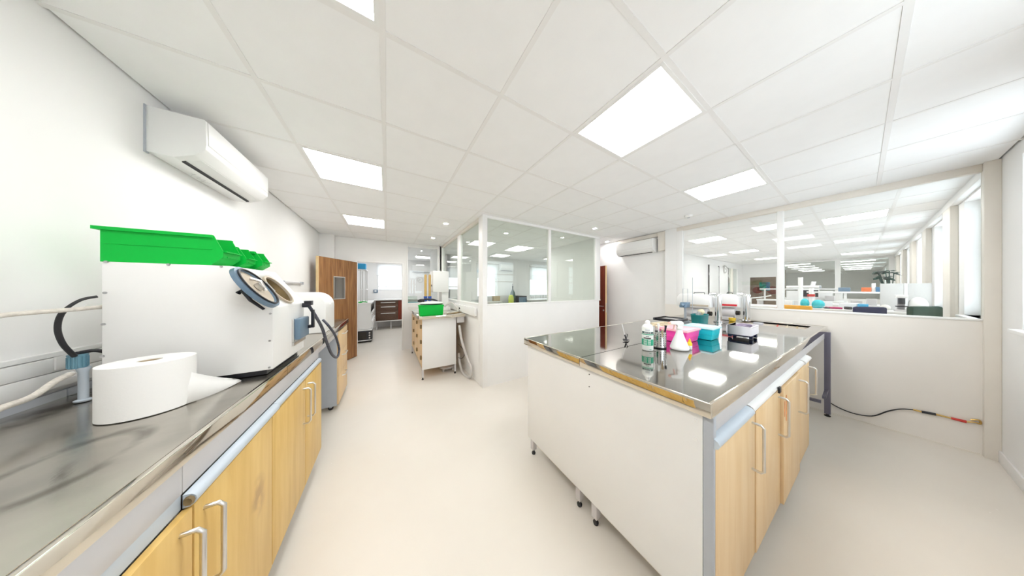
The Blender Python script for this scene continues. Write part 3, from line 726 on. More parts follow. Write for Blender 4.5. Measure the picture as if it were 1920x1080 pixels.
# wall rail and air conditioner
q0 = at(527, 529, X=XL+.01); q1 = at(565, 529, X=XL+.01)
t = T('wall_rail', 'slim grey rail fixed to the white wall behind the dust collector', 'rail', (XL, q0.y, q0.z))
MB().box(XL, XL+.03, q0.y, q1.y, q0.z-.012, q0.z+.012).build('rail', m_fascia, t, bevel=.003)
MB().box(XL, XL+.04, q0.y, q0.y+.03, q0.z-.02, q0.z+.02).box(XL, XL+.04, q1.y-.03, q1.y, q0.z-.02, q0.z+.02).build('bracket', m_grey, t)
def aircon(label, y0, y1, x, sx, z0, z1, depth=.225, slot=True):
    """unit against the wall plane x, facing sx"""
    t = T('air_conditioner', label, 'air conditioner', (x, (y0+y1)/2, z0))
    H = z1 - z0
    P = lambda a, b: (x + sx*a, z0 + b)
    pr = [P(.004, .0), P(depth*.45, -.004), P(depth*.80, H*.12), P(depth*.985, H*.30), P(depth, H*.42), P(depth*.985, H*.97), P(depth*.95, H), P(.004, H)]
    MB().prism(pr, 'y', y0, y1).build('casing', m_plastic, t, bevel=.006)
    MB().prism([P(depth*.991, H*.40), P(depth+.005, H*.44), P(depth*.985+.006, H*.96), P(depth*.98, H*.96)], 'y', y0+.012, y1-.012).build('front_cover', m_plastic, t, bevel=.002)
    f = MB().prism([P(depth*.52, .004), P(depth*.78, H*.105), P(depth*.77, H*.145), P(depth*.52, .03)], 'y', y0+.06, y1-.06).build('flap', m_plastic, t)
    MB().prism([P(depth*.47, -.008), P(depth*.535, H*.025-.010), P(depth*.535, H*.06), P(depth*.46, .02)], 'y', y0+.05, y1-.05).build('outlet_slot', m_vent, t)
    MB().prism([P(depth*.975, H*.345), P(depth*.995, H*.375), P(depth*.98, H*.385), P(depth*.96, H*.35)], 'y', y0+.05, y1-.03).build('seam_line', m_fascia, t)
    MB().box(x, x+sx*.006, y0-.006, y0+.02, z0-.006, z1).build('back_plate', m_grey, t)
    return t
t = aircon('large white wall air conditioner above the green bins, dark outlet slot', 2.13, 2.93, XL, 1, 2.335, 2.605)
# scribbled maker mark on the underside
sg = [Vector((XL+.05+.018*math.sin(i*1.7), 2.36+.013*i, 2.328)) for i in range(13)]
MB().tube(sg, .0012, 5).build('maker_mark', m_fascia, t)
t = aircon('small white wall air conditioner high beside the dark red door', 2.16, 2.95, 4.80, -1, 2.29, 2.56, .20)
tag(MB().box(4.72, 4.80, 1.99, 2.12, 2.30, CZ-.01).box(4.75, 4.80, 2.12, 3.0, 2.60, CZ-.01).build('pipe_casing', m_cream, None, (4.76, 2.05, 2.30), bevel=.004), 'cream pipe casing at the end of the small air conditioner', 'casing')

# ================================================================== ISLAND
def shear(v): return Vector((v.x, v.y - .027*(v.x-1.11)*(1.636-v.y)/1.33, v.z))
IX0, IX1, IY0, IYM, IY1 = 1.11, 4.66, .307, .972, 1.636
def island_top(y0, y1, label, hole=None):
    t = T('steel_worktop', label, 'worktop', (2.9, (y0+y1)/2, HC-.06))
    if hole:
        a, b, c, d = hole
        mb = MB().box(IX0+.012, a, y0+.012, y1-.002, HC-.03, HC-.002).box(b, IX1-.002, y0+.012, y1-.002, HC-.03, HC-.002).box(a, b, y0+.012, c, HC-.03, HC-.002).box(a, b, d, y1-.002, HC-.03, HC-.002)
        mb.map(shear).build('top_sheet', m_steel2, t)
        MB().box(a, b, c, d, HC-.028, HC-.022).box(a-.003, a, c, d, HC-.028, HC-.003).box(b, b+.003, c, d, HC-.028, HC-.003).box(a, b, c-.003, c, HC-.028, HC-.003).box(a, b, d, d+.003, HC-.028, HC-.003).map(shear).build('trough', M('trough_reflection_tan', (.58, .50, .40), .4, var=.08), t)  # tan base colour stands in for cream reflected in the steel trough
    else:
        MB().box(IX0+.012, IX1-.002, y0+.002, y1-.012, HC-.03, HC-.002).map(shear).build('top_sheet', m_steel2, t)
    rim = lambda x0, x1, ya, yb: MB().box(x0, x1, ya, yb, HC-.06, HC).map(shear).build('edge_lip', m_lip, t, bevel=.0025)
    rim(IX0, IX0+.012, y0, y1); rim(IX1-.012, IX1, y0, y1)
    if y0 < .5: rim(IX0+.012, IX1-.012, y0, y0+.012)
    else: rim(IX0+.012, IX1-.012, y1-.012, y1)
    return t
island_top(IY0, IYM-.001, 'polished stainless island top, half with spray bottle and pink box', (4.08, 4.5, .40, .90))
island_top(IYM+.001, IY1, 'polished stainless island top, half facing the glazed office')
t = T('base_cabinet', 'island base cabinet with pale beech doors, white end panel and dark end leg', 'cabinet', (2.2, .62, 0))
XP = 1.13
MB().box(XP, XP+.02, .339, 1.60, .16, HC-.062).build('end_panel', m_panel, t, bevel=.0015)
for py in (702, 725): 
    q = at(1105, py, X=XP); MB().disc((XP, q.y, q.z), (1, 0, 0), .004, .004, 8).build('screw_hole', m_dark, t)
for py in (788, 823):
    q = at(1304, py, X=XP); MB().disc((XP, q.y, q.z), (1, 0, 0), .008, .008, 12).build('cap', m_panel, t)
MB().box(XP+.001, XP+.03, .305, .338, .13, HC-.062).build('front_stile', m_grey, t, bevel=.002)
MB().box(XP+.021, 3.27, .345, 1.60, .145, .165).box(3.25, 3.27, .345, 1.60, .165, HC-.062).box(XP+.021, 3.25, 1.58, 1.60, .165, HC-.062).map(shear).build('body', m_panel, t)
MB().box(XP+.03, 4.62, .318, .335, .93, HC-.062).map(shear).build('fascia', m_fascia, t, bevel=.002)
rp = [(.335, .885), (.310, .885), (.290, .893), (.282, .907), (.290, .921), (.310, .929), (.335, .931)]
rp = [(.335 - (.335-a)*.75 - .008, b) for a, b in rp]
MB().prism(rp, 'x', XP+.004, 1.60).map(shear).build('grip_rail', m_rail, t)
MB().prism([(a+.006, b) for a, b in rp], 'x', 1.62, 3.0).map(shear).build('grip_rail', m_panel, t)
MB().prism(rp, 'x', 3.02, 3.29).map(shear).build('grip_rail', m_panel, t)
for k, (a, b, o) in enumerate([(1.15, 1.68, 0), (1.683, 2.21, .004), (2.213, 2.74, .018), (2.743, 3.27, .006)]):
    dd = MB().box(a, b, .305-.0-o, .324-o, .13, .884).map(shear).build('door', m_beechp, t, bevel=.0015)
    mb = handle(MB(), b-.05, .305-o, .60, .84, .04, .0065, 'y'); mb.map(shear).build('handle', m_nickel, dd)
MB().box(2.09, 2.13, .285, .293, .885, .92).map(shear).build('door_clip', m_black2, t)
for k, (x, z0, z1) in enumerate([(2.225, .70, .80), (2.27, .66, .83)]):
    MB().box(x, x+.012, .2855, .2865, z0, z1).map(shear).build('tape_strip', M('orange_tape_%d' % k, (.70, .22, .04), .5, var=.3, scale=30), t)
for xx, yy in ((1.152, 1.566), (1.152, 1.025), (1.152, .89), (1.152, .40), (3.22, .42), (3.22, 1.55)):
    lg = MB().box(xx, xx+.04, yy-.02, yy+.02, .045, .16).build('leg', m_leg, t, bevel=.002)
    MB().lathe((xx+.02, yy, 0), [(.016, 0), (.018, .012), (.010, .02), (.010, .046)], 14).build('foot', m_black, lg)
MB().box(XP+.05, XP+.068, 1.06, 1.53, .095, .16).box(XP+.05, XP+.068, .44, .86, .095, .16).build('lower_beam', m_cream, t)
# open steel frame under the far end
for yy in (.30, 1.55):
    lg = MB().box(4.53, 4.57, yy-.02, yy+.02, .03, HC-.062).map(shear).build('leg', m_legd, t, bevel=.002)
    yv_ = shear(Vector((4.55, yy, 0))).y
    MB().lathe((4.55, yv_, 0), [(.022, 0), (.024, .012), (.012, .016), (.012, .032)], 14).build('foot', m_black, lg)
MB().box(4.53, 4.57, .32, 1.53, HC-.11, HC-.062).box(3.3, 4.53, 1.53, 1.57, HC-.11, HC-.062).build('top_beam', m_leg, t)
MB().box(4.2, 4.53, .20, .225, .30, .325).build('stretcher', m_legd, t); MB().box(4.53, 4.57, .25, 1.53, .14, .17).build('stretcher', m_legd, t)
MB().box(3.28, 3.33, .335, .40, .93, 1.0).build('bracket', m_fascia, t)

# torch on its cable along the glazed partition's low wall
X = XR - .012
q = [at(1545, 748, X=X), at(1570, 763, X=X), at(1600, 775, X=X), at(1635, 780, X=X), at(1665, 771, X=X), at(1690, 767, X=X), at(1718, 769, X=X)]
t = T('gas_torch', 'thin black cable with red-handled brass torch hanging against the low wall', 'torch', (X, q[3].y, q[3].z))
MB().tube(smooth_path(q, 6), .0055, 8).build('cable', m_black, t)
m_brass = M('brass', (.62, .42, .14), .3, .9, var=.1); m_red = M('red_plastic', (.60, .03, .02), .4, var=.06)
A = at(1712, 768, X=X); B = at(1728, 772, X=X); C_ = at(1755, 777, X=X); D_ = at(1783, 784, X=X); E_ = at(1812, 791, X=X); G_ = at(1838, 795, X=X)
MB().cyl(A, B, .007, .009).build('ferrule', m_brass, t)
MB().cyl(B, C_, .012, .012).build('grip', m_black2, t)
MB().cyl(C_, D_, .008, .007).build('stem', m_brass, t)
MB().cyl(D_, E_, .010, .013).build('handle', m_red, t)
MB().tube(smooth_path([E_, at(1828, 792, X=X), G_, at(1836, 788, X=X), at(1820, 787, X=X)], 5), .006, 8).build('hook', m_brass, t)

# ------------------------------------------------------------------ things on the island
ZI = HC + .0005
c = (1.692, .829)
t = T('spray_can', 'white and green aerosol can on the steel island', 'spray can', (*c, ZI))
m_canw = M('can_white', (.82, .84, .82), .3, var=.01); m_cang = M('can_green', (.0, .34, .19), .3, var=.15, scale=30); m_cant = M('can_dark_green', (.0, .06, .055), .35, var=.1)
z = ZI
MB().lathe((*c, z), [(.033, 0), (.037, .004), (.037, .172), (.034, .18), (.024, .192), (.016, .196)], 36).build('can_body', m_canw, t)
MB().lathe((*c, z), [(.017, .194), (.017, .208), (.013, .219), (.006, .224)], 24).build('cap', m_plastic, t)
MB().lathe((*c, z), [(.0373, .040), (.0375, .040), (.0375, .086), (.0373, .086)], 36, capped=False).build('green_band', m_cang, t)
MB().lathe((*c, z), [(.0373, .118), (.0375, .118), (.0375, .124), (.0373, .124)], 36, capped=False).build('green_line', m_cang, t)
fa = math.atan2(-c[1], -c[0])
def arc(z0, z1, a0, a1, name, mat, r=.0376): MB().lathe((*c, z), [(r, z0), (r, z1)], 8, fa+a0, fa+a1, False).build(name, mat, t, solid=.0003)
arc(.128, .142, -1.2, 1.2, 'dark_band', m_cant); arc(.131, .139, -.62, .62, 'title_strip', m_canw, .0379)
for a, w_ in ((-.5, .16), (-.28, .10), (-.12, .16), (.1, .1), (.28, .18)): arc(.132, .138, a, a+w_, 'lettering', m_cant, .0381)
for a, w_ in ((-.35, .14), (-.15, .1), (.0, .12), (.18, .16)): arc(.150, .160, a, a+w_, 'lettering', m_grey)
for a, w_ in ((-.3, .1), (-.16, .12), (.0, .1), (.14, .12)): arc(.104, .109, a, a+w_, 'lettering', m_cant)
arc(.090, .098, -.7, .6, 'picture_strip', m_dark); arc(.010, .013, .3, .7, 'lettering', m_cang)
for k in range(5):
    arc(.046+.008*k, .049+.008*k, -.75, -.1, 'lettering', m_canw, .0379); arc(.046+.008*k, .049+.008*k, .05, .6, 'lettering', m_canw, .0379)

c = (1.847, .819); z = ZI
t = T('utensil_cup', 'perforated stainless utensil cup holding small tools', 'cup', (*c, z))
m_cup = M('brushed_cup_steel', (.62, .62, .62), .25, 1.0, var=.06, scale=60, stretch=(1, 1, .1))
MB().lathe((*c, z), [(.046, 0), (.046, .125), (.0445, .125), (.0445, .004), (.0, .004)], 40).build('cup_wall', m_cup, t)
MB().lathe((*c, z), [(.0475, 0), (.0475, .006), (.045, .006)], 36, capped=False).build('base_ring', m_black, t)
mb = MB()
for k in range(15):
    a = 2*PI*k/15
    for j in range(7):
        d_ = Vector((math.cos(a), math.sin(a), 0)); p_ = Vector((c[0], c[1], z+.026+.0135*j)) + d_*.0462
        mb.disc(p_, d_, .0036, .001, 8)
h = mb.build('hole', m_vent, t); h['kind'] = 'stuff'
for k, (dx, dy, tx, ty, hh, m_) in enumerate([(-.02, .0, -.05, .03, .165, m_nickel), (.01, .02, .03, .05, .16, m_tan), (.02, -.01, .06, -.02, .17, m_black2), (0, 0, .0, .01, .185, m_plastic), (-.01, -.02, -.04, -.03, .15, m_card)]):
    tag(MB().tube([(c[0]+dx, c[1]+dy, z+.006), (c[0]+dx+tx*.5, c[1]+dy+ty*.5, z+hh*.7), (c[0]+dx+tx*.6, c[1]+dy+ty*.6, z+hh)], [.004, .005, .009], 8).build('hand_tool', m_, None, (c[0]+dx, c[1]+dy, z+.006)),
        ['thin nickel hand tool in the perforated cup', 'tan-handled hand tool in the perforated cup', 'black-handled hand tool in the perforated cup', 'white-handled hand tool in the perforated cup', 'brown-handled hand tool in the perforated cup'][k], 'tool', 'tools in the perforated cup')

c = (1.914, .711); z = ZI
t = T('spray_bottle', 'translucent white cone-shaped spray bottle on the steel island', 'bottle', (*c, z))
m_hdpe = M('milky_plastic', (.86, .855, .86), .4, var=.01)
MB().lathe((*c, z), [(.050, 0), (.058, .006), (.059, .016), (.053, .035), (.024, .118), (.019, .145), (.0165, .155)], 36).build('flask', m_hdpe, t)
MB().lathe((*c, z), [(.019, .150), (.020, .152), (.020, .174), (.017, .178)], 24).build('collar', m_plastic, t)
hd = MB().prism([(.022, .176), (.024, .205), (.012, .216), (-.055, .214), (-.062, .206), (-.062, .192), (-.02, .186), (-.016, .176)], 'y', -.012, .012)
hd.rot(R_(-40)).map(lambda v: v + Vector((*c, z))); hd.build('trigger_head', m_plastic, t, bevel=.003)
tr = MB().prism([(-.036, .190), (-.028, .190), (-.036, .150), (-.044, .148)], 'y', -.006, .006).rot(R_(-40)).map(lambda v: v + Vector((*c, z))); tr.build('trigger', M('pink_trigger', (.85, .55, .50), .4, var=.03), t, bevel=.001)
tb = MB().cyl((-.062, 0, .200), (-.076, 0, .200), .008, n=12).rot(R_(-40)).map(lambda v: v + Vector((*c, z))); tb.build('nozzle', M('salmon_nozzle', (.85, .48, .40), .4, var=.03), t)

def lidded_box(name, label, x0, x1, y0, y1, h, mat, lidmat, taper=.012):
    t = T(name, label, 'box', ((x0+x1)/2, (y0+y1)/2, ZI))
    cx, cy, a, b = (x0+x1)/2, (y0+y1)/2, (x1-x0)/2, (y1-y0)/2
    MB().frustum((cx, cy), a-taper, b-taper, a, b, ZI, ZI+h*.86).build('tub', mat, t, bevel=.004)
    MB().frustum((cx, cy), a-taper*.5+.001, b-taper*.5+.001, a-taper*.4+.002, b-taper*.4+.002, ZI+h*.38, ZI+h*.41).build('rib', mat, t)
    MB().box(x0-.008, x1+.008, y0-.008, y1+.008, ZI+h*.84, ZI+h*.95).box(x0, x1, y0, y1, ZI+h*.95, ZI+h).build('lid', lidmat, t, bevel=.003)
    return t
m_pink = M('pink_plastic', (.90, .06, .42), .35, var=.03); m_pinkl = M('pale_pink_lid', (.92, .45, .52), .35, var=.03)
m_cyan = M('cyan_plastic', (.0, .56, .66), .35, var=.04); m_cyanl = M('pale_cyan_lid', (.55, .80, .84), .35, var=.03)
lidded_box('storage_box', 'pink plastic storage box with pale pink lid, behind the spray bottle', 2.13, 2.40, .74, .95, .112, m_pink, m_pinkl)
lidded_box('storage_box', 'cyan plastic storage box with pale lid, beside the pink box', 2.46, 2.66, .67, .88, .115, m_cyan, m_cyanl)

c = (1.985, .672); z = ZI
t = T('glue_bottle', 'small yellow-capped dropper bottle in front of the pink box', 'bottle', (*c, z))
MB().lathe((*c, z), [(.013, 0), (.0155, .003), (.0155, .028), (.014, .031)], 20).build('label_base', m_canw, t)
MB().lathe((*c, z), [(.0155, .029), (.0155, .046), (.011, .054), (.009, .058)], 20).build('shoulder', M('yellow_plastic', (.90, .62, .02), .35, var=.03), t)
MB().lathe((*c, z), [(.009, .057), (.009, .064), (.0035, .078), (.002, .082)], 16).build('nozzle', M('orange_nozzle', (.90, .45, .02), .35, var=.03), t)

# clip with white rod
c = at(1174, 639, Z=ZI); c = Vector((c.x, c.y, ZI))
t = T('soldering_clip', 'small black clip stand holding a thin white rod', 'stand', c)
MB().ball((c.x, c.y, ZI+.008), (.022, .018, .008), 12).tube(smooth_path([(c.x-.03, c.y, ZI+.004), (c.x-.01, c.y+.02, ZI+.012), (c.x+.03, c.y-.01, ZI+.004)], 4), .004, 6).build('base', m_black2, t)
MB().tube([(c.x+.005, c.y, ZI+.008), (c.x-.012, c.y+.006, ZI+.055)], [.007, .005], 8).tube(smooth_path([(c.x, c.y, ZI+.02), (c.x+.022, c.y, ZI+.05), (c.x+.006, c.y, ZI+.06)], 4), .003, 6).build('clamp', m_black2, t)
MB().tube([(c.x-.010, c.y+.006, ZI+.05), (c.x-.038, c.y+.016, ZI+.15)], .0035, 8).build('rod', m_plastic, t)

# dark framed tray on a grey balance
c = Vector((2.78, 1.12, ZI))
t = T('bench_scale', 'grey bench scale with a black framed square tray', 'scale', c)
MB().box(c.x-.10, c.x+.10, c.y-.09, c.y+.09, ZI+.008, ZI+.05).build('body', M('scale_grey', (.62, .60, .58), .4, var=.03), t, bevel=.008)
MB().lathe((c.x, c.y, ZI+.05), [(.03, 0), (.03, .05)], 20).build('column', m_grey, t)
x0, x1, y0, y1 = c.x-.13, c.x+.13, c.y-.12, c.y+.12
MB().box(x0, x1, y0, y0+.02, ZI+.10, ZI+.128).box(x0, x1, y1-.02, y1, ZI+.10, ZI+.128).box(x0, x0+.02, y0+.02, y1-.02, ZI+.10, ZI+.128).box(x1-.02, x1, y0+.02, y1-.02, ZI+.10, ZI+.128).build('tray_frame', m_black2, t, bevel=.003)
MB().box(x0+.02, x1-.02, y0+.02, y1-.02, ZI+.108, ZI+.118).build('tray_plate', m_nickel, t)
for dx in (-.08, .08):
    for dy in (-.07, .07): MB().lathe((c.x+dx, c.y+dy, ZI), [(.012, 0), (.012, .01)], 10).build('foot', m_black, t)
# wooden frames stacked on the bench behind the pink box
m_pale = wood('pale_wood', (.66, .55, .38), (.78, .68, .50), 4, (1, 8, 8), .6)
for k, (x, y, rz, s_) in enumerate([(2.46, 1.06, 12, .26), (2.50, 1.07, -8, .22)]):
    z = ZI + .016*k + .07
    mb = MB(); h = s_/2
    for a, b, cc, d_ in ((-h, h, -h*.6, -h*.6+.022), (-h, h, h*.6-.022, h*.6), (-h, -h+.022, -h*.6+.022, h*.6-.022), (h-.022, h, -h*.6+.022, h*.6-.022)): mb.box(a, b, cc, d_, 0, .014)
    mb.rot(R_(rz)).map(lambda v: v + Vector((x, y, z)))
    tag(mb.build('wooden_frame', m_pale, None, (x, y, z)), ['pale wooden frame, larger one lying on the low carton', 'pale wooden frame, smaller one lying on top of another'][k], 'frame', 'pale wooden frames')
t = T('carton', 'low white carton under the pale wooden frames', 'box', (2.47, 1.065, ZI))
MB().box(2.35, 2.60, .985, 1.145, ZI, ZI+.066).build('carton_body', m_plastic, t, bevel=.003)
MB().box(2.345, 2.605, .98, 1.15, ZI+.045, ZI+.069).build('carton_lid', m_plastic, t, bevel=.002)
# navy box behind cyan
t = T('instrument_case', 'flat navy instrument case behind the cyan box', 'case', (3.02, .90, ZI))
MB().box(2.93, 3.12, .83, .98, ZI, ZI+.03).build('case_base', m_black2, t, bevel=.004); MB().box(2.93, 3.12, .83, .98, ZI+.032, ZI+.06).build('case_lid', M('navy_plastic', (.01, .015, .06), .35, var=.1), t, bevel=.004)

# white tray of cutters on blue feet
x0, x1, y0, y1 = 2.78, 3.04, .50, .66
t = T('polishing_tray', 'white open tray of purple cutters on dark blue wheeled feet', 'tray', ((x0+x1)/2, (y0+y1)/2, ZI))
m_navy = M('navy_rubber', (.006, .012, .05), .45, var=.2)
for xx in (x0+.06, x1-.055):
    for yy in (y0+.012, y1-.012):
        MB().cyl((xx, yy-.011, ZI+.019), (xx, yy+.011, ZI+.019), .019, n=18).build('wheel', m_navy, t)
MB().box(x0+.01, x1-.01, y0+.02, y1-.02, ZI+.022, ZI+.036).build('chassis', m_navy, t)
w_ = .006; zb, zt = ZI+.036, ZI+.118
MB().box(x0, x1, y0, y0+w_, zb, zt).box(x0, x1, y1-w_, y1, zb, zt).box(x0, x0+w_, y0+w_, y1-w_, zb, zt).box(x1-w_, x1, y0+w_, y1-w_, zb, zt).box(x0+w_, x1-w_, y0+w_, y1-w_, zb, zb+w_).build('tray_wall', M('lilac_white', (.80, .77, .82), .4, var=.02), t, bevel=.002)
MB().box(x0+.02, x1-.02, y0-.0012, y0, zt-.012, zt-.008).build('edge_line', m_leg, t)
m_purple = M('purple_grey', (.20, .16, .24), .5, var=.6, scale=60)
rnd = random.Random(3)
for k in range(14):
    x = x0+.02+.016*k; y = y0+.03+.02*(k % 3)
    tag(MB().ball((x, y+.03, zt-.012), (.012, .03, .016), 8).build('cutter', m_purple, None, (x, y, zt-.02)), 'purple-grey cutter lying in the white wheeled tray', 'tool', 'cutters in the white tray')

# teal planter of scrap with sponge
c = Vector((3.50, 1.08, ZI))
t = T('scrap_tub', 'teal oval plastic tub of metal offcuts on the island', 'tub', c)
def oval(mb, prof, k=28):
    vs = []; 
    for r, zz in prof:
        for i in range(k):
            a = 2*PI*i/k; ca, sa = math.cos(a), math.sin(a)
            vs.append((c.x + (abs(ca)**.6)*math.copysign(1, ca)*r*.135, c.y + (abs(sa)**.6)*math.copysign(1, sa)*r*.07, ZI+zz))
    fs = [(j*k+i, j*k+(i+1) % k, (j+1)*k+(i+1) % k, (j+1)*k+i) for j in range(len(prof)-1) for i in range(k)]
    return mb.add(vs, fs + [tuple(range(k))[::-1]])
oval(MB(), [(.88, 0), (1, .12), (1.03, .125), (1.0, .13), (.95, .125), (.9, .09)]).build('tub', M('teal_plastic', (.0, .20, .21), .4, var=.25, scale=5), t)
for k in range(10):
    p_ = Vector((c.x-.10+.022*k, c.y+rnd.uniform(-.03, .03), ZI+.09))
    tag(MB().tube([p_, p_+Vector((rnd.uniform(-.03, .03), rnd.uniform(-.02, .02), rnd.uniform(.04, .09)))], .006, 6).build('metal_offcut', m_leg, None, p_), 'grey metal offcut sticking out of the teal tub', 'scrap', 'offcuts in the teal tub')
tag(MB().ball((c.x+.05, c.y, ZI+.155), (.045, .035, .035), 14).map(lambda v: v + Vector((0, 0, .012*math.sin(v.x*90)*math.cos(v.y*70)))).build('sponge', M('cream_sponge', (.82, .72, .48), .8, var=.15, scale=30), None, (c.x+.05, c.y, ZI+.12)), 'cream sponge lying on the teal tub', 'sponge')
t = T('coolant_pump', 'blue-grey gadget with wire frame behind the teal tub', 'gadget', (3.62, 1.27, ZI))
MB().lathe((3.60, 1.27, ZI), [(.05, 0), (.05, .015), (.014, .02), (.014, .20)], 16).build('stand', m_grey, t)
MB().prism([(3.52, ZI+.20), (3.64, ZI+.20), (3.66, ZI+.27), (3.55, ZI+.27)], 'y', 1.23, 1.31).cyl((3.47, 1.27, ZI+.225), (3.53, 1.27, ZI+.235), .022).build('body', m_bluegrey, t, bevel=.004)
MB().tube([(3.53, 1.27, ZI+.27), (3.53, 1.27, ZI+.46), (3.68, 1.27, ZI+.46), (3.68, 1.27, ZI+.2)], .003, 6).tube([(3.73, 1.23, ZI+.001), (3.73, 1.23, ZI+.62)], .003, 6).build('wire_frame', m_grey, t)

# two polishing motors with chrome extraction pipes
def polisher(label, px, py, hood, red=False):
    b = at(px, py, Z=ZI); t = T('polishing_lathe', label, 'machine', (b.x, b.y, ZI))
    x, y = b.x, b.y
    MB().lathe((x, y, ZI), [(.05, 0), (.05, .012), (.036, .018), (.036, .35), (.040, .352), (.040, .375), (.03, .385)], 28).build('extraction_pipe', m_chrome, t)
    MB().tube(smooth_path([(x, y, ZI+.36), (x-.01, y+.03, ZI+.385), (x-.02, y+.09, ZI+.385)], 5), .02, 12).build('elbow', m_chrome, t)
    pr = [(y+.05, ZI+.20), (y+.06, ZI+.34), (y+.10, ZI+.375), (y+.40*hood, ZI+.385), (y+.44*hood, ZI+.33), (y+.44*hood, ZI+.20)]
    MB().prism(pr, 'x', x-.12, x+.10).build('hood', m_machine, t, bevel=.008)
    MB().tube([(x-.02, y+.14, ZI+.383), (x-.02, y+.14, ZI+.405), (x-.02, y+.26*hood, ZI+.405), (x-.02, y+.26*hood, ZI+.383)], .005, 6).build('hood_handle', m_black2, t)
    MB().cyl((x-.03, y+.10, ZI+.11), (x-.03, y+.34*hood, ZI+.11), .075, n=28).box(x-.11, x+.05, y+.12, y+.32*hood, ZI+.001, ZI+.05).build('motor', m_leg, t, bevel=.003)
    MB().cyl((x-.03, y+.06, ZI+.11), (x-.03, y+.10, ZI+.11), .03, n=18).build('spindle', m_dark, t)
    MB().box(x-.125, x-.12, y+.07, y+.40*hood, ZI+.21, ZI+.235).build('hood_band', M('red_band', (.62, .02, .03), .4, var=.05) if red else m_tan, t)
    return b
polisher('chrome-piped polishing lathe with white hood, behind the teal tub', 1347, 604, 1.0)
polisher('chrome-piped polishing lathe with red band, nearest the steel trough', 1400, 602, .75, True)
b = at(1373, 602, Z=ZI)
tag(MB().lathe((b.x, b.y, ZI), [(.03, 0), (.034, .004), (.038, .045), (.034, .045), (.03, .006), (0, .006)], 20).build('yellow_dish', M('yellow_enamel', (.80, .55, .05), .4, var=.05), None, (b.x, b.y, ZI)), 'small yellow dish between the two polishing lathes', 'dish')
# tools in the trough
for k, (y, m_, l) in enumerate([(.46, m_brass, 'brass rod lying along the steel trough'), (.53, m_pale, 'wooden ruler lying along the steel trough'), (.60, m_red, 'red-handled file lying in the steel trough')]):
    p0 = shear(Vector((4.14, y, HC-.0145))); p1 = shear(Vector((4.44, y+.03, HC-.0145)))
    tag(MB().tube([p0, p0.lerp(p1, .6), p1], [.007, .007, .004], 8).build('bench_tool', m_, None, p0), l, 'tool', 'tools in the steel trough')
tag(MB().box(4.17, 4.27, .66, .74, HC-.0215, HC+.012).build('polish_block', M('grey_block', (.55, .55, .60), .6, var=.1), None, (4.22, .70, HC-.0215), bevel=.004), 'grey polishing block lying in the steel trough', 'block')

# ================================================================== TROLLEY BENCH BY THE GLAZED OFFICE
ZW = 1.08
t = T('steel_worktop', 'stainless worktop beside the office glass, carrying the green box', 'worktop', (.82, 4.7, ZW-.05))
MB().box(.44, 1.21, 3.68, 5.75, ZW-.05, ZW).build('top_sheet', m_lip, t, bevel=.004)
MB().box(1.08, 1.21, 3.72, 4.3, ZW-.16, ZW-.051).build('apron_box', m_fascia, t, bevel=.003)
t = T('base_cabinet', 'white-ended beech cabinet on legs beside the office glass', 'cabinet', (.8, 4.6, 0))
MB().box(.505, 1.075, 3.77, 3.79, .17, ZW-.055).build('end_panel', m_panel, t, bevel=.002)
MB().box(.53, 1.06, 3.80, 5.5, .17, .19).box(1.04, 1.06, 3.80, 5.5, .19, ZW-.055).build('body', m_beechp, t)
for k, (y0, y1) in enumerate([(3.80, 4.36), (4.37, 4.93), (4.94, 5.5)]):
    dd = MB().box(.51, .53, y0, y1, .18, ZW-.06).build('door', m_beechp, t, bevel=.002)
    for z in (.35, .62, .88): MB().box(.485, .51, y0+.05, y0+.11, z-.03, z+.03).build('catch', m_bore, dd, bevel=.003)
for xx, yy in ((.515, 3.79), (1.06, 3.79), (.515, 5.48), (1.06, 5.48)):
    lg = MB().box(xx-.015, xx+.015, yy-.015, yy+.015, .04, .17).build('leg', m_leg, t)
    MB().lathe((xx, yy, 0), [(.016, 0), (.018, .012), (.009, .018), (.009, .042)], 12).build('foot', m_black, lg)
c = at(810, 591, Z=ZW); c.z = ZW + .001
t = T('storage_box', 'bright green plastic box on the bench by the office glass', 'box', c)
MB().frustum((c.x, c.y+.09), .185, .09, .195, .10, c.z, c.z+.16).build('tub', m_green, t, bevel=.008)
MB().box(c.x-.2, c.x+.2, c.y-.015, c.y+.195, c.z+.15, c.z+.17).build('rim', m_green, t, bevel=.004)
z = c.z + .171
t = T('steam_iron', 'white domed iron with black base lying on the green box', 'iron', (c.x+.02, c.y+.09, z))
MB().ball((c.x+.01, c.y+.09, z+.03), (.20, .085, .035), 20).map(lambda v: Vector((v.x, v.y, max(v.z, z+.02)))).build('shell', m_plastic, t)
MB().ball((c.x+.01, c.y+.09, z+.012), (.195, .08, .0125), 20).build('sole', m_black2, t)
MB().tube(smooth_path([(c.x-.12, c.y+.09, z+.05), (c.x-.10, c.y+.09, z+.10), (c.x+.05, c.y+.09, z+.085), (c.x+.12, c.y+.09, z+.05)], 5), .016, 10).build('handle', m_black2, t)
t = T('wall_trunking', 'white casing along the office low wall beside the bench', 'trunking', (1.23, 4.2, 1.08))
MB().box(1.215, 1.262, 3.22, 5.2, 1.085, 1.22).build('casing', m_plastic, t, bevel=.006)
MB().prism([(3.98, 1.15), (4.06, 1.13), (4.06, 1.18)], 'x', 1.2135, 1.2155).build('warning_mark', m_dark, t)
q = [at(833, 575, Y=4.2), at(846, 567, Y=4.15), at(856, 576, Y=4.0), at(860, 585, Y=3.95)]
q = [Vector((min(p.x, 1.185), p.y, max(p.z, ZW+.022))) for p in q]
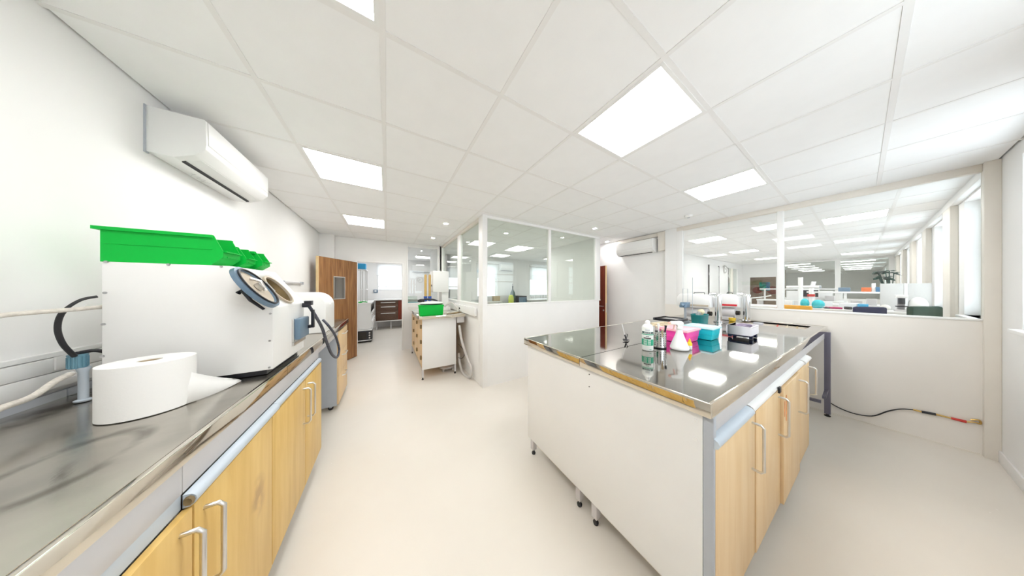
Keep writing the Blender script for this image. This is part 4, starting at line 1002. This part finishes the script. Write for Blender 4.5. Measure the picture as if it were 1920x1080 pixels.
tag(MB().tube(smooth_path(q, 6), .02, 10).build('exhaust_hose', m_hoseg, None, q[0]), 'grey flexible hose arching over the bench beside the green box', 'hose')
q = [at(861, 610, Y=3.69), at(866, 640, Y=3.62), at(876, 670, X=1.2), at(884, 692, X=1.215), at(880, 709, X=1.2), at(868, 700, X=1.17), at(862, 680, X=1.15), at(860, 662, X=1.14)]
q = [Vector((min(p.x, 1.235), p.y, max(p.z, .024))) for p in q]
tag(MB().tube(smooth_path(q, 6), .022, 12).build('exhaust_hose', m_hoseg, None, (q[4].x, q[4].y, 0)), 'grey flexible hose hanging in a loop down to the floor', 'hose')
t = T('wheeled_trolley', 'low round grey trolley under the white cabinet end', 'trolley', (.98, 4.0, 0))
MB().lathe((.98, 4.05, .05), [(.14, 0), (.15, .015), (.15, .035), (.08, .06), (.04, .10)], 28).build('plate', m_leg, t)
for k in range(4):
    a = R_(45+90*k); MB().box(-.012, .012, -.012, .012, 0, .052).map(lambda v: v + Vector((.98+.12*math.cos(a), 4.05+.12*math.sin(a), 0))).build('foot', m_leg, t)
t = T('power_lead', 'thin dark lead hanging beside the white cabinet end', 'cable', (1.12, 3.74, .5))
MB().tube(smooth_path([at(860, 645, Y=3.75), at(868, 655, Y=3.74), at(871, 664, Y=3.74), at(866, 672, Y=3.74), at(859, 670, Y=3.76)], 5), .005, 6).build('lead', m_black, t)
# coil of brown rods on the bench
for k in range(6):
    tag(MB().tube([(.90+.03*k, 3.76+.02*k, ZW+.010+.0005), (1.06+.03*k, 3.80+.02*k, ZW+.0105)], .006, 8).build('wax_rod', m_bore, None, (1.0, 3.85, ZW+.01)), 'brown rod in the heap beside the green box', 'rod', 'brown rods beside the green box')
# hardness tester with tan tubes
t = T('bench_press', 'tall white bench machine with overhanging head by the office glass', 'machine', (.95, 4.6, ZW))
MB().box(.80, 1.14, 4.42, 4.85, ZW+.001, ZW+.07).build('base', m_machine, t, bevel=.006)
MB().box(.98, 1.12, 4.50, 4.80, ZW+.07, 1.46).build('column', m_machine, t, bevel=.006)
MB().box(.80, 1.12, 4.46, 4.84, 1.46, 1.90).build('head', m_machine, t, bevel=.015)
MB().box(.82, .95, 4.45, 4.60, ZW+.07, ZW+.20).build('vise', m_black2, t, bevel=.004)
MB().disc((.798, 4.6, 1.60), (1, 0, 0), .02, .02, 14).build('knob', m_black2, t)
for k, x in enumerate((.665, .745)):
    t = T('reagent_tube', ['tan upright tube with blue foot, outer one beside the white machine', 'tan upright tube with blue foot, close against the white machine'][k], 'tube', (x, 4.5, ZW), 'tan tubes with blue feet')
    MB().lathe((x, 4.5, ZW+.30), [(.024, 0), (.024, .42), (.018, .44)], 16).build('tube', M('tan_tube_%d' % k, (.55, .36, .12), .4, var=.1), t)
    MB().lathe((x, 4.5, ZW+.001), [(.036, 0), (.036, .02), (.015, .03), (.015, .2), (.034, .21), (.034, .30)], 16).build('foot', M('blue_foot_%d' % k, (.02, .09, .42), .4, var=.05), t)

# ================================================================== BACK ROOM
t = T('drawer_unit', 'dark brown drawer unit with three pale bar handles', 'cabinet', (.0, 9.4, 0))
MB().box(-.36, .62, 9.12, 9.78, .34, 1.09).build('body', m_brown, t)
for z0, z1 in ((.36, .68), (.685, .92), (.925, 1.085)):
    dr = MB().box(-.35, .36, 9.10, 9.12, z0, z1).build('drawer', m_brown, t, bevel=.002)
    MB().box(-.20, .27, 9.075, 9.10, z1-.085, z1-.055).build('handle', m_nickel, dr, bevel=.003)
MB().box(.37, .62, 9.10, 9.12, .36, 1.085).build('door', m_mahog, t, bevel=.002)
MB().box(-.36, .62, 9.10, 9.78, .31, .34).build('bottom_rail', m_plastic, t)
for x in (-.33, .13, .59): MB().box(x-.02, x+.02, 9.2, 9.7, 0, .31).build('leg', m_leg, t)
t = T('white_counter', 'white counter running over the dark brown drawers', 'counter', (.6, 9.4, 0))
MB().box(-.42, 1.78, 9.05, 9.79, 1.095, 1.135).build('top', m_plastic, t, bevel=.004)
MB().box(.65, 1.76, 9.15, 9.78, 0, 1.09).build('base', m_panel, t, bevel=.004)
t = T('drawer_unit', 'white drawer unit with half-open drawers beyond the wooden door', 'cabinet', (-.75, 8.1, 0))
MB().box(-1.15, -.40, 7.30, 8.95, .37, 1.09).build('body', m_panel, t)
for j, (z0, z1) in enumerate([(.40, .60), (.62, .82), (.84, 1.06)]):
    for k in range(2):
        dr = MB().box(-.40, -.36-.03*j, 7.32+.82*k, 8.12+.82*k, z0, z1).build('drawer', m_panel, t, bevel=.002)
        MB().box(-.36-.03*j, -.335-.03*j, 7.5+.82*k, 7.95+.82*k, z1-.07, z1-.045).build('handle', m_nickel, dr)
MB().box(-1.17, -.385, 7.28, 8.97, 1.09, 1.12).build('top', m_plastic, t, bevel=.003)
for x in (-1.10, -.45):
    for y in (7.8, 8.9): MB().box(x-.02, x+.02, y-.02, y+.02, 0, .37).build('leg', m_leg, t)
t = T('bench_oven', 'low black oven with pale rails on the floor of the back room', 'oven', (-.6, 7.4, 0))
MB().box(-.84, -.37, 7.22, 7.70, .03, .34).build('casing', m_black2, t, bevel=.006)
MB().box(-.84, -.365, 7.212, 7.70, .341, .365).build('rail', m_plastic, t); MB().box(-.83, -.38, 7.214, 7.22, .055, .075).build('rail', m_plastic, t)
MB().box(-.80, -.50, 7.212, 7.22, .10, .30).build('glass_door', m_dark, t); 
for z in (.13, .2, .27): MB().disc((-.43, 7.215, z), (0, 1, 0), .02, .015, 12).build('knob', m_nickel, t)
for x in (-.8, -.41):
    for y in (7.27, 7.65): MB().box(x-.02, x+.02, y-.02, y+.02, 0, .03).build('foot', m_black, t)
t = T('drying_rack', 'tall white rack with slim posts in the back room', 'rack', (-.8, 8.0, 1.12))
for x in (-.95, -.68, -.56):
    for y in (7.75, 8.3): MB().box(x-.014, x+.014, y-.014, y+.014, 1.121, 2.10).build('post', m_nickel, t)
for z in (1.5, 2.1): MB().box(-.97, -.54, 7.73, 8.32, z, z+.02).build('shelf', m_plastic, t)
tag(MB().box(-.85, -.56, 7.78, 8.1, 2.121, 2.30).build('blue_crate', M('sky_blue_plastic', (.03, .38, .72), .4, var=.05), None, (-.7, 7.95, 2.121), bevel=.01), 'sky blue crate on top of the tall rack', 'crate')
tag(MB().tube(smooth_path([(-.72, 7.5, 1.135), (-.6, 7.5, 1.15), (-.5, 7.45, 1.135)], 4), .014, 8).ball((-.66, 7.4, 1.138), (.05, .03, .017), 10).build('green_clamp', m_green, None, (-.6, 7.45, 1.121)), 'small green clamp on the white drawer unit', 'clamp')
t = T('roller_blind', 'white roller blind half down over the back room window', 'blind', (.13, 9.76, 2.06))
MB().box(-.36, .62, 9.765, 9.772, 2.06, 2.50).build('fabric', m_blind, t); MB().cyl((-.38, 9.76, 2.52), (.64, 9.76, 2.52), .025).build('roller', m_plastic, t); MB().box(-.36, .62, 9.76, 9.777, 2.045, 2.06).build('hem_bar', m_nickel, t)
q = at(705, 546, Y=9.79)
t = T('wall_phone', 'blue-grey wall device beside the back room window', 'device', (q.x, 9.79, q.z))
MB().box(q.x-.08, q.x+.06, 9.755, 9.799, q.z-.06, q.z+.06).build('case', m_bluegrey, t, bevel=.006); MB().box(q.x-.05, q.x+.02, 9.748, 9.755, q.z-.02, q.z+.04).build('screen', m_plastic, t)
def clock(label, c, nrm, r):
    t = T('wall_clock', label, 'clock', c); c = Vector(c); nrm = Vector(nrm)
    u = nrm.cross(UP).normalized()
    ring(c, nrm, UP, u, r*.86, r, .03, 32).build('rim', m_nickel, t)
    MB().disc(c + nrm*.008, nrm, r*.88, .008, 32).build('face', m_paper, t)
    mb = MB()
    for k in range(12):
        a = 2*PI*k/12; dd = UP*math.cos(a)+u*math.sin(a); mb.tube([c+nrm*.014+dd*r*.68, c+nrm*.014+dd*r*.8], r*.03, 5)
    mb.build('hour_marks', m_dark, t)
    MB().tube([c+nrm*.016, c+nrm*.016+(UP*.4+u*.3)*r], r*.035, 5).build('hour_hand', m_dark, t); MB().tube([c+nrm*.018, c+nrm*.018+(UP*-.3+u*.65)*r], r*.025, 5).build('minute_hand', m_dark, t)
q = at(788, 525, Y=9.79); clock('round wall clock under the air conditioner of the back room', (q.x, 9.79, q.z), (0, -1, 0), .12)
t = aircon('white wall air conditioner high in the back room above the clock', -.4, .4, 0, -1, 0, .27, .2)
t.location = (at(791, 500, Y=9.8).x, 9.795, 2.24); t.rotation_euler = (0, 0, PI/2)
light_panel(.0, 7.3, 'lit ceiling panel in the back room', m_lampr, 'lit panels of the side rooms')
light_panel(-.9, 7.9, 'added fill-light panel above the white drawer unit of the back room', m_lampr, 'lit panels of the side rooms')  # extra panel, added to lift the dim back room
light_panel(.9, 8.0, 'added fill-light panel at the right of the back room', m_lampr, 'lit panels of the side rooms')  # also an added panel, more fill for the back room
light_panel(.0, 8.8, 'added fill-light panel in the back room near its window', m_lampr, 'lit panels of the side rooms')  # added as well, to raise the light level in here
# counter behind the glass with trays
t = T('side_counter', 'white counter behind the glass next to the doorway', 'worktop', (.85, 6.4, 0))
MB().box(.45, 1.22, 6.02, 6.8, 1.10, 1.135).build('top', m_plastic, t, bevel=.003)
MB().box(.47, 1.2, 6.04, 6.75, 0, 1.10).build('base', m_panel, t)
m_teal = M('teal_tray', (.02, .28, .30), .4, var=.1)
tag(MB().box(.47, .72, 6.05, 6.4, 1.136, 1.17).build('tray', m_teal, None, (.6, 6.2, 1.136), bevel=.006), 'teal tray on the counter behind the glass', 'tray')
tag(MB().ball((.83, 6.2, 1.196), (.12, .10, .06), 14).build('fabric_bag', m_black2, None, (.83, 6.2, 1.136)), 'crumpled black bag on the counter behind the glass', 'bag')
tag(MB().box(.96, 1.14, 6.1, 6.35, 1.136, 1.165).build('paper_stack', m_paper, None, (1.05, 6.2, 1.136)), 'stack of white paper on the counter behind the glass', 'paper')
tag(MB().box(.47, .74, 6.5, 6.53, 1.136, 1.33).build('acrylic_guard', m_gglass, None, (.6, 6.5, 1.136)), 'clear upright guard plate behind the teal tray', 'guard')

# ================================================================== GLAZED OFFICE
light_panel(3.1, 6.2, 'added fill-light panel at the back of the glazed office', m_lampr, 'lit panels of the side rooms')  # panel added to brighten the office interior
light_panel(1.782, 4.7, 'added fill-light panel in the glazed office beside the inner wall', m_lampr, 'lit panels of the side rooms')  # second added panel, more fill behind the office glass
light_panel(5.2, 5.8, 'added fill-light panel in the far wing of the glazed office', m_lampr, 'lit panels of the side rooms')  # third added panel, fills the office wing with light
t = T('gas_cylinder', 'dark green gas cylinder with slim valve in the glazed office', 'gas cylinder', (4.16, 6.9, 0))
m_dgreen = M('dark_green_paint', (.03, .07, .055), .45, var=.15)
MB().lathe((4.16, 6.9, 0), [(.10, 0), (.11, .02), (.11, 1.25), (.09, 1.38), (.045, 1.46), (.03, 1.5)], 24).build('cylinder_body', m_dgreen, t)
MB().lathe((4.16, 6.9, 1.5), [(.018, 0), (.018, .09), (.03, .1), (.03, .12), (.008, .13), (.008, .22)], 14).build('valve', m_black2, t)
t = T('desk', 'white desk under the office window with two small stands', 'desk', (5.6, 6.9, 0))
MB().box(4.75, 6.9, 6.6, 7.38, 1.06, 1.10).build('top', m_plastic, t, bevel=.004)
for x in (4.8, 6.85):
    for y in (6.65, 7.3): MB().box(x-.025, x+.025, y-.025, y+.025, 0, 1.06).build('leg', m_leg, t)
for k, x in enumerate((5.2, 5.75)):
    t = T('display_stand', ['small white stand on the office desk, next to the gas cylinder', 'small white stand on the office desk, further from the gas cylinder'][k], 'stand', (x, 7.0, 1.1))
    for dx in (-.08, .08):
        for dy in (-.06, .06): MB().tube([(x+dx*1.3, 7.0+dy*1.3, 1.101), (x+dx*.7, 7.0+dy*.7, 1.34)], .007, 6).build('leg', m_nickel, t)
    MB().box(x-.08, x+.08, 6.94, 7.06, 1.34, 1.355).build('top', m_plastic, t)
t = T('black_cabinet', 'black cabinet beside the gas cylinder in the glazed office', 'cabinet', (4.5, 6.95, 0))
MB().box(4.33, 4.72, 6.75, 7.35, 0, 1.25).build('body', m_black2, t, bevel=.006); MB().box(4.35, 4.70, 6.735, 6.75, .1, 1.2).build('door', m_bluegrey, t, bevel=.003); MB().box(4.66, 4.68, 6.71, 6.735, .6, .75).build('handle', m_nickel, t)
tag(MB().lathe((3.98, 6.72, 0), [(.10, 0), (.11, .03), (.11, 1.0), (.10, 1.05), (.11, 1.1), (.09, 1.25), (.05, 1.3)], 18).build('yellow_drum', M('lime_plastic', (.55, .62, .10), .4, var=.1), None, (3.98, 6.72, 0)), 'lime yellow drum in front of the gas cylinder', 'drum')
t = T('low_shelf', 'white shelf with tan boxes under the office window', 'shelf', (3.2, 7.2, 0))
MB().box(2.6, 3.8, 7.05, 7.38, 1.02, 1.06).box(2.6, 2.63, 7.05, 7.38, 0, 1.02).box(3.77, 3.8, 7.05, 7.38, 0, 1.02).build('shelf_body', m_plastic, t)
tag(MB().box(3.45, 3.72, 7.1, 7.3, 1.061, 1.25).build('tan_box', m_card, None, (3.58, 7.2, 1.061), bevel=.004), 'tan carton on the shelf under the office window', 'box')
tag(MB().box(2.9, 3.38, 7.1, 7.3, 1.061, 1.24).build('grey_box', m_fascia, None, (3.1, 7.2, 1.061), bevel=.006), 'grey box on the shelf under the office window', 'box')
for k, (a, b) in enumerate(((2.9, 3.75), (5.35, 6.6))):
    t = T('roller_blind', ['white roller blind over the smaller office window', 'white roller blind over the wider office window'][k], 'blind', ((a+b)/2, 7.38, 1.95))
    MB().box(a-.02, b+.02, 7.386, 7.392, 1.92, 2.5).build('fabric', m_blind, t); MB().cyl((a-.04, 7.37, 2.52), (b+.04, 7.37, 2.52), .025).build('roller', m_plastic, t)
t = aircon('white wall air conditioner on the back wall of the glazed office', -.3, .3, 0, -1, 0, .25, .2)
t.location = (4.1, 7.395, 2.25); t.rotation_euler = (0, 0, PI/2)

# ================================================================== NEXT LABORATORY
d = ST('door_3', (11.0, YN, 0)); MB().box(10.55, 11.60, YN-.03, YN, .01, 2.42).build('door_leaf', m_white, d, bevel=.004)
MB().tube([(11.50, YN-.03, 1.05), (11.50, YN-.08, 1.05), (11.35, YN-.08, 1.05)], .012, 8).build('door_handle', m_black2, d)
d2 = ST('door_4', (12.2, YN, 0)); MB().box(11.63, 12.74, YN-.03, YN, .01, 2.42).build('door_leaf', m_white, d2, bevel=.004)
for dd, x in ((d, 10.55), (d2, 11.615), (d2, 12.75)):
    MB().box(x-.012, x+.012, YN-.034, YN-.002, .01, 2.45).build('frame_joint', m_dark, dd)
    for z in (.4, 1.2, 2.1): MB().box(x-.03, x+.03, YN-.045, YN-.03, z-.05, z+.05).build('hinge', m_nickel, dd)
q = at(1359, 505, Y=YN-.04); clock('round wall clock on the tall white doors of the next laboratory', (q.x, YN-.04, q.z), (0, -1, 0), .17)
def workbench(label, x0, x1, y0, y1, shelf=None):
    t = T('workbench', label, 'workbench', ((x0+x1)/2, (y0+y1)/2, 0))
    MB().box(x0, x1, y0, y1, 1.12, 1.16).build('top', m_plastic, t, bevel=.004)
    for x in (x0+.04, x1-.04):
        for y in (y0+.04, y1-.04): MB().box(x-.025, x+.025, y-.025, y+.025, 0, 1.12).build('leg', m_leg, t)
    MB().box(x0+.05, x1-.05, y1-.05, y1-.03, .5, 1.12).build('back_panel', m_panel, t)
    if shelf:
        for y in (y0+.1, (y0+y1)/2, y1-.1): MB().box(x1-.09, x1-.05, y-.02, y+.02, 1.16, shelf).build('shelf_post', m_plastic, t)
        MB().box(x1-.22, x1, y0, y1, shelf, shelf+.04).build('shelf', m_plastic, t, bevel=.003)
    return t
workbench('white workbench nearest the glass partition in the next laboratory', 7.0, 7.7, -.13, 1.6)
workbench('white workbench with raised shelf, second from the glass partition', 9.2, 9.9, -.35, .75, 1.42)
workbench('white workbench with raised shelf in front of the glass end wall', 11.2, 11.9, .2, 1.9, 1.50)
def office_chair(label, c, col, rz, seat=.62, back=1.16, w=.44):
    t = T('office_chair', label, 'chair', (0, 0, 0)); m_ = M('chair_fabric', col, .8, var=.1, scale=40)
    MB().box(-w/2, w/2, -w/2, w/2, seat-.07, seat).build('seat', m_, t, bevel=.02)
    MB().box(-w/2, w/2, w/2-.06, w/2, seat+.16, back).build('backrest', m_, t, bevel=.025)
    MB().box(-.03, .03, w/2-.02, w/2+.03, seat-.06, seat+.3).build('back_stem', m_black2, t)
    MB().cyl((0, 0, .08), (0, 0, seat-.07), .025).build('column', m_black2, t)
    for k in range(5):
        a = 2*PI*k/5
        b = MB().tube([(0, 0, .10), (.26*math.cos(a), .26*math.sin(a), .06)], .018, 8).build('base_arm', m_black2, t)
        MB().cyl((.26*math.cos(a), .26*math.sin(a)-.012, .025), (.26*math.cos(a), .26*math.sin(a)+.012, .025), .025, n=12).build('castor', m_black, b)
    t.location = (c[0], c[1], 0); t.rotation_euler = (0, 0, rz); return t
office_chair('orange office chair at the nearest white workbench', (6.72, .60), (.80, .38, .03), R_(75), .62, 1.225, .42)
office_chair('navy office chair at the nearest white workbench', (6.72, .02), (.008, .012, .07), R_(130), .62, 1.245, .34)
office_chair('dark green office chair by the windows of the next laboratory', (5.97, -.27), (.006, .035, .016), R_(150), .66, 1.31, .40)
p0 = at(1650, 531, X=8); p1 = at(1743, 531, X=8)
t = T('privacy_screen', 'grey two-panel privacy screen near the laboratory windows', 'screen', (8, -.4, 0))
m_scr = M('screen_fabric', (.60, .59, .575), .85, var=.04, scale=60)
MB().box(7.98, 8.02, -.40, p0.y, .05, 1.63).build('panel', m_scr, t, bevel=.006); MB().box(7.98, 8.02, -.625, -.43, .05, 1.63).build('panel', m_scr, t, bevel=.006)
MB().box(7.975, 8.025, -.43, -.40, 0, 1.63).build('post', m_plastic, t)
for y in (-.6, -.22): MB().box(7.85, 8.15, y-.02, y+.02, 0, .05).build('foot', m_grey, t)
ZL = 1.161
def on(px, X): q = at(px, 560, X=X); return q.y
# lamp stands
y = on(1501, 7.35)
t = T('boom_stand', 'white boom stand with horizontal arm on the nearest laboratory bench', 'stand', (7.35, y, ZL))
MB().box(7.25, 7.45, y-.08, y+.08, ZL, ZL+.025).build('base', m_plastic, t, bevel=.004); MB().cyl((7.35, y, ZL+.02), (7.35, y, 1.77), .032).build('column', m_plastic, t)
MB().cyl((7.35, y+.18, 1.57), (7.35, y-.22, 1.57), .027).build('arm', m_plastic, t); MB().cyl((7.35, y-.22, 1.57), (7.35, y-.24, 1.57), .03).build('arm_cap', m_grey, t)
y = on(1521, 7.58)
t = T('boom_stand', 'white leaning stand with red clamp on the nearest laboratory bench', 'stand', (7.58, y, ZL))
MB().box(7.50, 7.66, y-.07, y+.07, ZL, ZL+.025).build('base', m_plastic, t, bevel=.004); MB().tube([(7.58, y, ZL+.02), (7.58, y, 1.5), (7.60, y-.03, 1.68)], .03, 10).build('column', m_plastic, t); MB().box(7.54, 7.62, y-.045, y+.045, 1.37, 1.42).build('clamp', m_red, t)
# bench clutter
def blob(name, label, cat, X, px, z, rx, ry, rz, mat, group=None):
    y = on(px, X); return tag(MB().ball((X, y, z+rz*.8), (rx, ry, rz), 14).map(lambda v: Vector((v.x, v.y, max(v.z, z)))).build(name, mat, None, (X, y, z)), label, cat, group)
def block(name, label, cat, X, px, z, w, d, h, mat, rz=0, group=None):
    y = on(px, X); mb = MB().box(-d/2, d/2, -w/2, w/2, 0, h).rot(R_(rz)).map(lambda v: v + Vector((X, y, z)))
    return tag(mb.build(name, mat, None, (X, y, z), bevel=.006), label, cat, group)
m_cyanc = M('cyan_cloth', (.05, .55, .62), .7, var=.2, scale=20)
blob('cloth', 'cyan cloth heaped on the nearest laboratory bench, smaller heap', 'cloth', 7.12, 1509, ZL, .08, .055, .10, m_cyanc, 'cyan cloths')
blob('cloth', 'cyan cloth heaped on the nearest laboratory bench, wider heap', 'cloth', 7.12, 1534, ZL, .09, .075, .09, m_cyanc, 'cyan cloths')
block('magenta_folder', 'magenta folder lying on the nearest laboratory bench', 'folder', 7.2, 1563, ZL, .14, .20, .03, M('magenta_card', (.45, .01, .12), .5, var=.1), 15)
block('equipment_box', 'white equipment box at the wall end of the nearest laboratory bench', 'box', 7.15, 1480, ZL, .10, .16, .13, m_plastic)
block('equipment_box', 'white equipment box between the cyan cloth and the magenta folder', 'box', 7.5, 1548, ZL, .13, .25, .12, m_plastic, 8)
block('equipment_box', 'white equipment box behind the navy chair', 'box', 7.5, 1592, ZL, .18, .25, .10, m_plastic, -6)
block('document_tray', 'blue document tray on the nearest laboratory bench', 'tray', 7.3, 1618, ZL, .10, .22, .10, M('azure_plastic', (.03, .35, .62), .4, var=.1))
block('papers', 'loose white papers at the window end of the nearest laboratory bench', 'paper', 7.3, 1645, ZL, .10, .22, .05, m_paper, 5)
block('black_camera', 'black instrument beside the orange chair', 'instrument', 7.3, 1530, ZL, .08, .10, .035, m_black2, 20)
block('black_strap', 'dark strap beside the magenta folder', 'strap', 7.12, 1590, ZL, .04, .10, .05, m_black2, 30)
y = on(1690, 7.3)
t = T('microscope', 'grey and black microscope beside the grey screen', 'microscope', (7.3, y, ZL))
MB().box(7.2, 7.4, y-.06, y+.06, ZL, ZL+.03).build('base', m_leg, t, bevel=.004); MB().box(7.34, 7.40, y-.03, y+.03, ZL+.03, ZL+.26).build('arm', m_leg, t, bevel=.004)
MB().cyl((7.27, y, ZL+.12), (7.27, y, ZL+.22), .03).build('nosepiece', m_black2, t); MB().box(7.22, 7.38, y-.05, y+.05, ZL+.22, ZL+.27).build('head', m_plastic, t, bevel=.006); MB().box(7.22, 7.33, y-.05, y+.05, ZL+.075, ZL+.09).build('stage', m_black2, t)
zs_ = 1.461
def monitor(label, X, px, z, w=.34):
    y = on(px, X); t = T('monitor', label, 'monitor', (X, y, z))
    MB().box(X-.08, X+.08, y-.09, y+.09, z, z+.012).build('foot', m_grey, t, bevel=.003); MB().box(X-.012, X+.012, y-.02, y+.02, z+.012, z+.12).build('neck', m_grey, t)
    MB().box(X-.022, X+.018, y-w/2, y+w/2, z+.10, z+.34).build('housing', m_plastic, t, bevel=.006); MB().box(X-.024, X-.022, y-w/2+.015, y+w/2-.015, z+.115, z+.325).build('screen', m_black2, t)
monitor('dark-screened monitor on the bench by the glass end wall', 11.35, 1518, ZL)
for k, (X, px, w_, h_) in enumerate([(9.45, 1606, .14, .10), (9.4, 1634, .12, .14), (11.35, 1556, .16, .16)]):
    block('lab_instrument', ['low grey instrument under the raised laboratory shelf', 'taller grey instrument under the raised laboratory shelf', 'grey instrument beside the dark-screened monitor'][k], 'instrument', X, px, ZL, w_, .2, h_, m_fascia)
block('sheet_stack', 'stack of pale sheets at the wall end of the raised shelf', 'paper', 11.78, 1500, 1.541, .25, .18, .06, m_paper)
block('notebook', 'dark notebook lying near the cyan cloth', 'notebook', 7.1, 1550, ZL, .06, .10, .02, m_black2, 10)
block('filing_box', 'grey-blue filing box on the raised laboratory shelf', 'box', 9.8, 1583, zs_, .16, .15, .10, m_bluegrey)
block('filing_box', 'orange box on the raised laboratory shelf', 'box', 9.8, 1624, zs_, .12, .15, .10, M('orange_card', (.72, .17, .05), .5, var=.08))
block('filing_box', 'white bottle-like box beside the orange box on the raised shelf', 'box', 9.8, 1638, zs_, .05, .1, .2, m_plastic)
block('filing_box', 'blue box at the window end of the raised shelf', 'box', 9.8, 1648, zs_, .08, .15, .11, M('mid_blue', (.05, .16, .30), .5, var=.08))
for k, px in enumerate((1490, 1545)):
    block('equipment_box', ['white equipment box on the bench by the glass end wall, wall side', 'white equipment box on the bench by the glass end wall, window side'][k], 'box', 11.60, px, ZL, .3, .3, .30, m_plastic)
# plant
y = on(1662, 11.0); y = -.37
t = T('potted_plant', 'dark green plant with thin arching stems near the windows', 'plant', (11.0, y, 0))
MB().lathe((11.0, y, 0), [(.16, 0), (.22, .5), (.24, .52), (.20, .52), (.19, .46), (0, .46)], 20).build('pot', m_bluegrey, t)
m_leaf = M('dark_leaf', (.012, .06, .045), .5, var=.3, scale=10)
rnd = random.Random(5)
for k in range(9):
    a = rnd.uniform(0, 2*PI); h = rnd.uniform(1.2, 1.5); r = rnd.uniform(.05, .16)
    tip = Vector((11.0+r*.6*math.cos(a), y+.03+r*math.sin(a)*.9, .5+h))
    st = MB().tube(smooth_path([(11.0, y, .45), (11.0+.3*r*math.cos(a), y+.3*r*math.sin(a), .5+h*.6), tip], 5), .008, 6).build('stem', m_leaf, t)
    for j in range(5):
        b_ = a + rnd.uniform(-1.5, 1.5); l_ = rnd.uniform(.10, .18); dv = Vector((math.cos(b_), math.sin(b_)*.6, rnd.uniform(-.5, .2))); sv = dv.cross(UP).normalized()*.045
        MB().add([tip, tip+dv*l_*.5+sv, tip+dv*l_, tip+dv*l_*.5-sv, tip+dv*l_*.5+Vector((0, 0, .02))], [(0, 1, 4), (1, 2, 4), (2, 3, 4), (3, 0, 4)]).build('leaf', m_leaf, st)
# window end clutter
t = T('side_table', 'low white table by the laboratory windows', 'table', (7.35, -.42, 0))
MB().box(7.1, 7.6, -.60, -.15, 1.12, 1.16).build('top', m_plastic, t, bevel=.004)
for x in (7.14, 7.56):
    for yy in (-.57, -.18): MB().box(x-.02, x+.02, yy-.02, yy+.02, 0, 1.12).build('leg', m_leg, t)
tag(MB().ball((7.3, -.47, 1.27), (.10, .08, .13), 14).map(lambda v: Vector((v.x+.01*math.sin(v.z*80), v.y, max(v.z, 1.1615)))).build('plastic_bag', m_paper, None, (7.3, -.47, 1.161)), 'crumpled white bag on the low table by the windows', 'bag')
tag(MB().ball((7.52, -.22, 1.20), (.10, .05, .055), 12).map(lambda v: Vector((v.x, v.y, max(v.z, 1.1615)))).build('towel', m_cream, None, (7.52, -.22, 1.161)), 'folded cream towel on the low table by the windows', 'towel')
# display wall
for k, (px, rr) in enumerate(((1420, .16), (1449, .19))):
    q = at(px, 544, X=15.88)
    tag(MB().disc((15.885, q.y, q.z), (1, 0, 0), rr, .03, 28).build('round_panel', m_mahog, None, (15.9, q.y, q.z)), ['smaller dark brown round panel on the brown display wall', 'larger dark brown round panel on the brown display wall'][k], 'panel')
q = at(1434, 537, X=15.86)
t = T('wall_picture', 'green and blue abstract picture on the brown display wall', 'picture', (15.86, q.y, q.z))
MB().box(15.85, 15.87, q.y-.16, q.y+.17, q.z-.20, q.z+.20).build('canvas', M('green_picture', (.02, .26, .20), .5, var=.8, scale=9), t); MB().box(15.845, 15.85, q.y-.16, q.y-.04, q.z-.19, q.z+.19).build('blue_field', M('blue_picture', (.04, .20, .36), .5, var=.6, scale=9), t)
q = [at(1408, 559, X=13.5), at(1430, 557, X=13.5), at(1446, 554, X=13.5)]
t = T('floor_lamp', 'white lamp with long arm in front of the dark display opening', 'lamp', (13.5, q[0].y, 0))
MB().tube(smooth_path(q, 5), .025, 8).build('arm', m_plastic, t); MB().cyl((13.5, q[0].y, .03), (13.5, q[0].y, q[0].z), .02).build('pole', m_plastic, t); MB().lathe((13.5, q[0].y, 0), [(.16, 0), (.16, .02), (.03, .035)], 20).build('base', m_plastic, t)
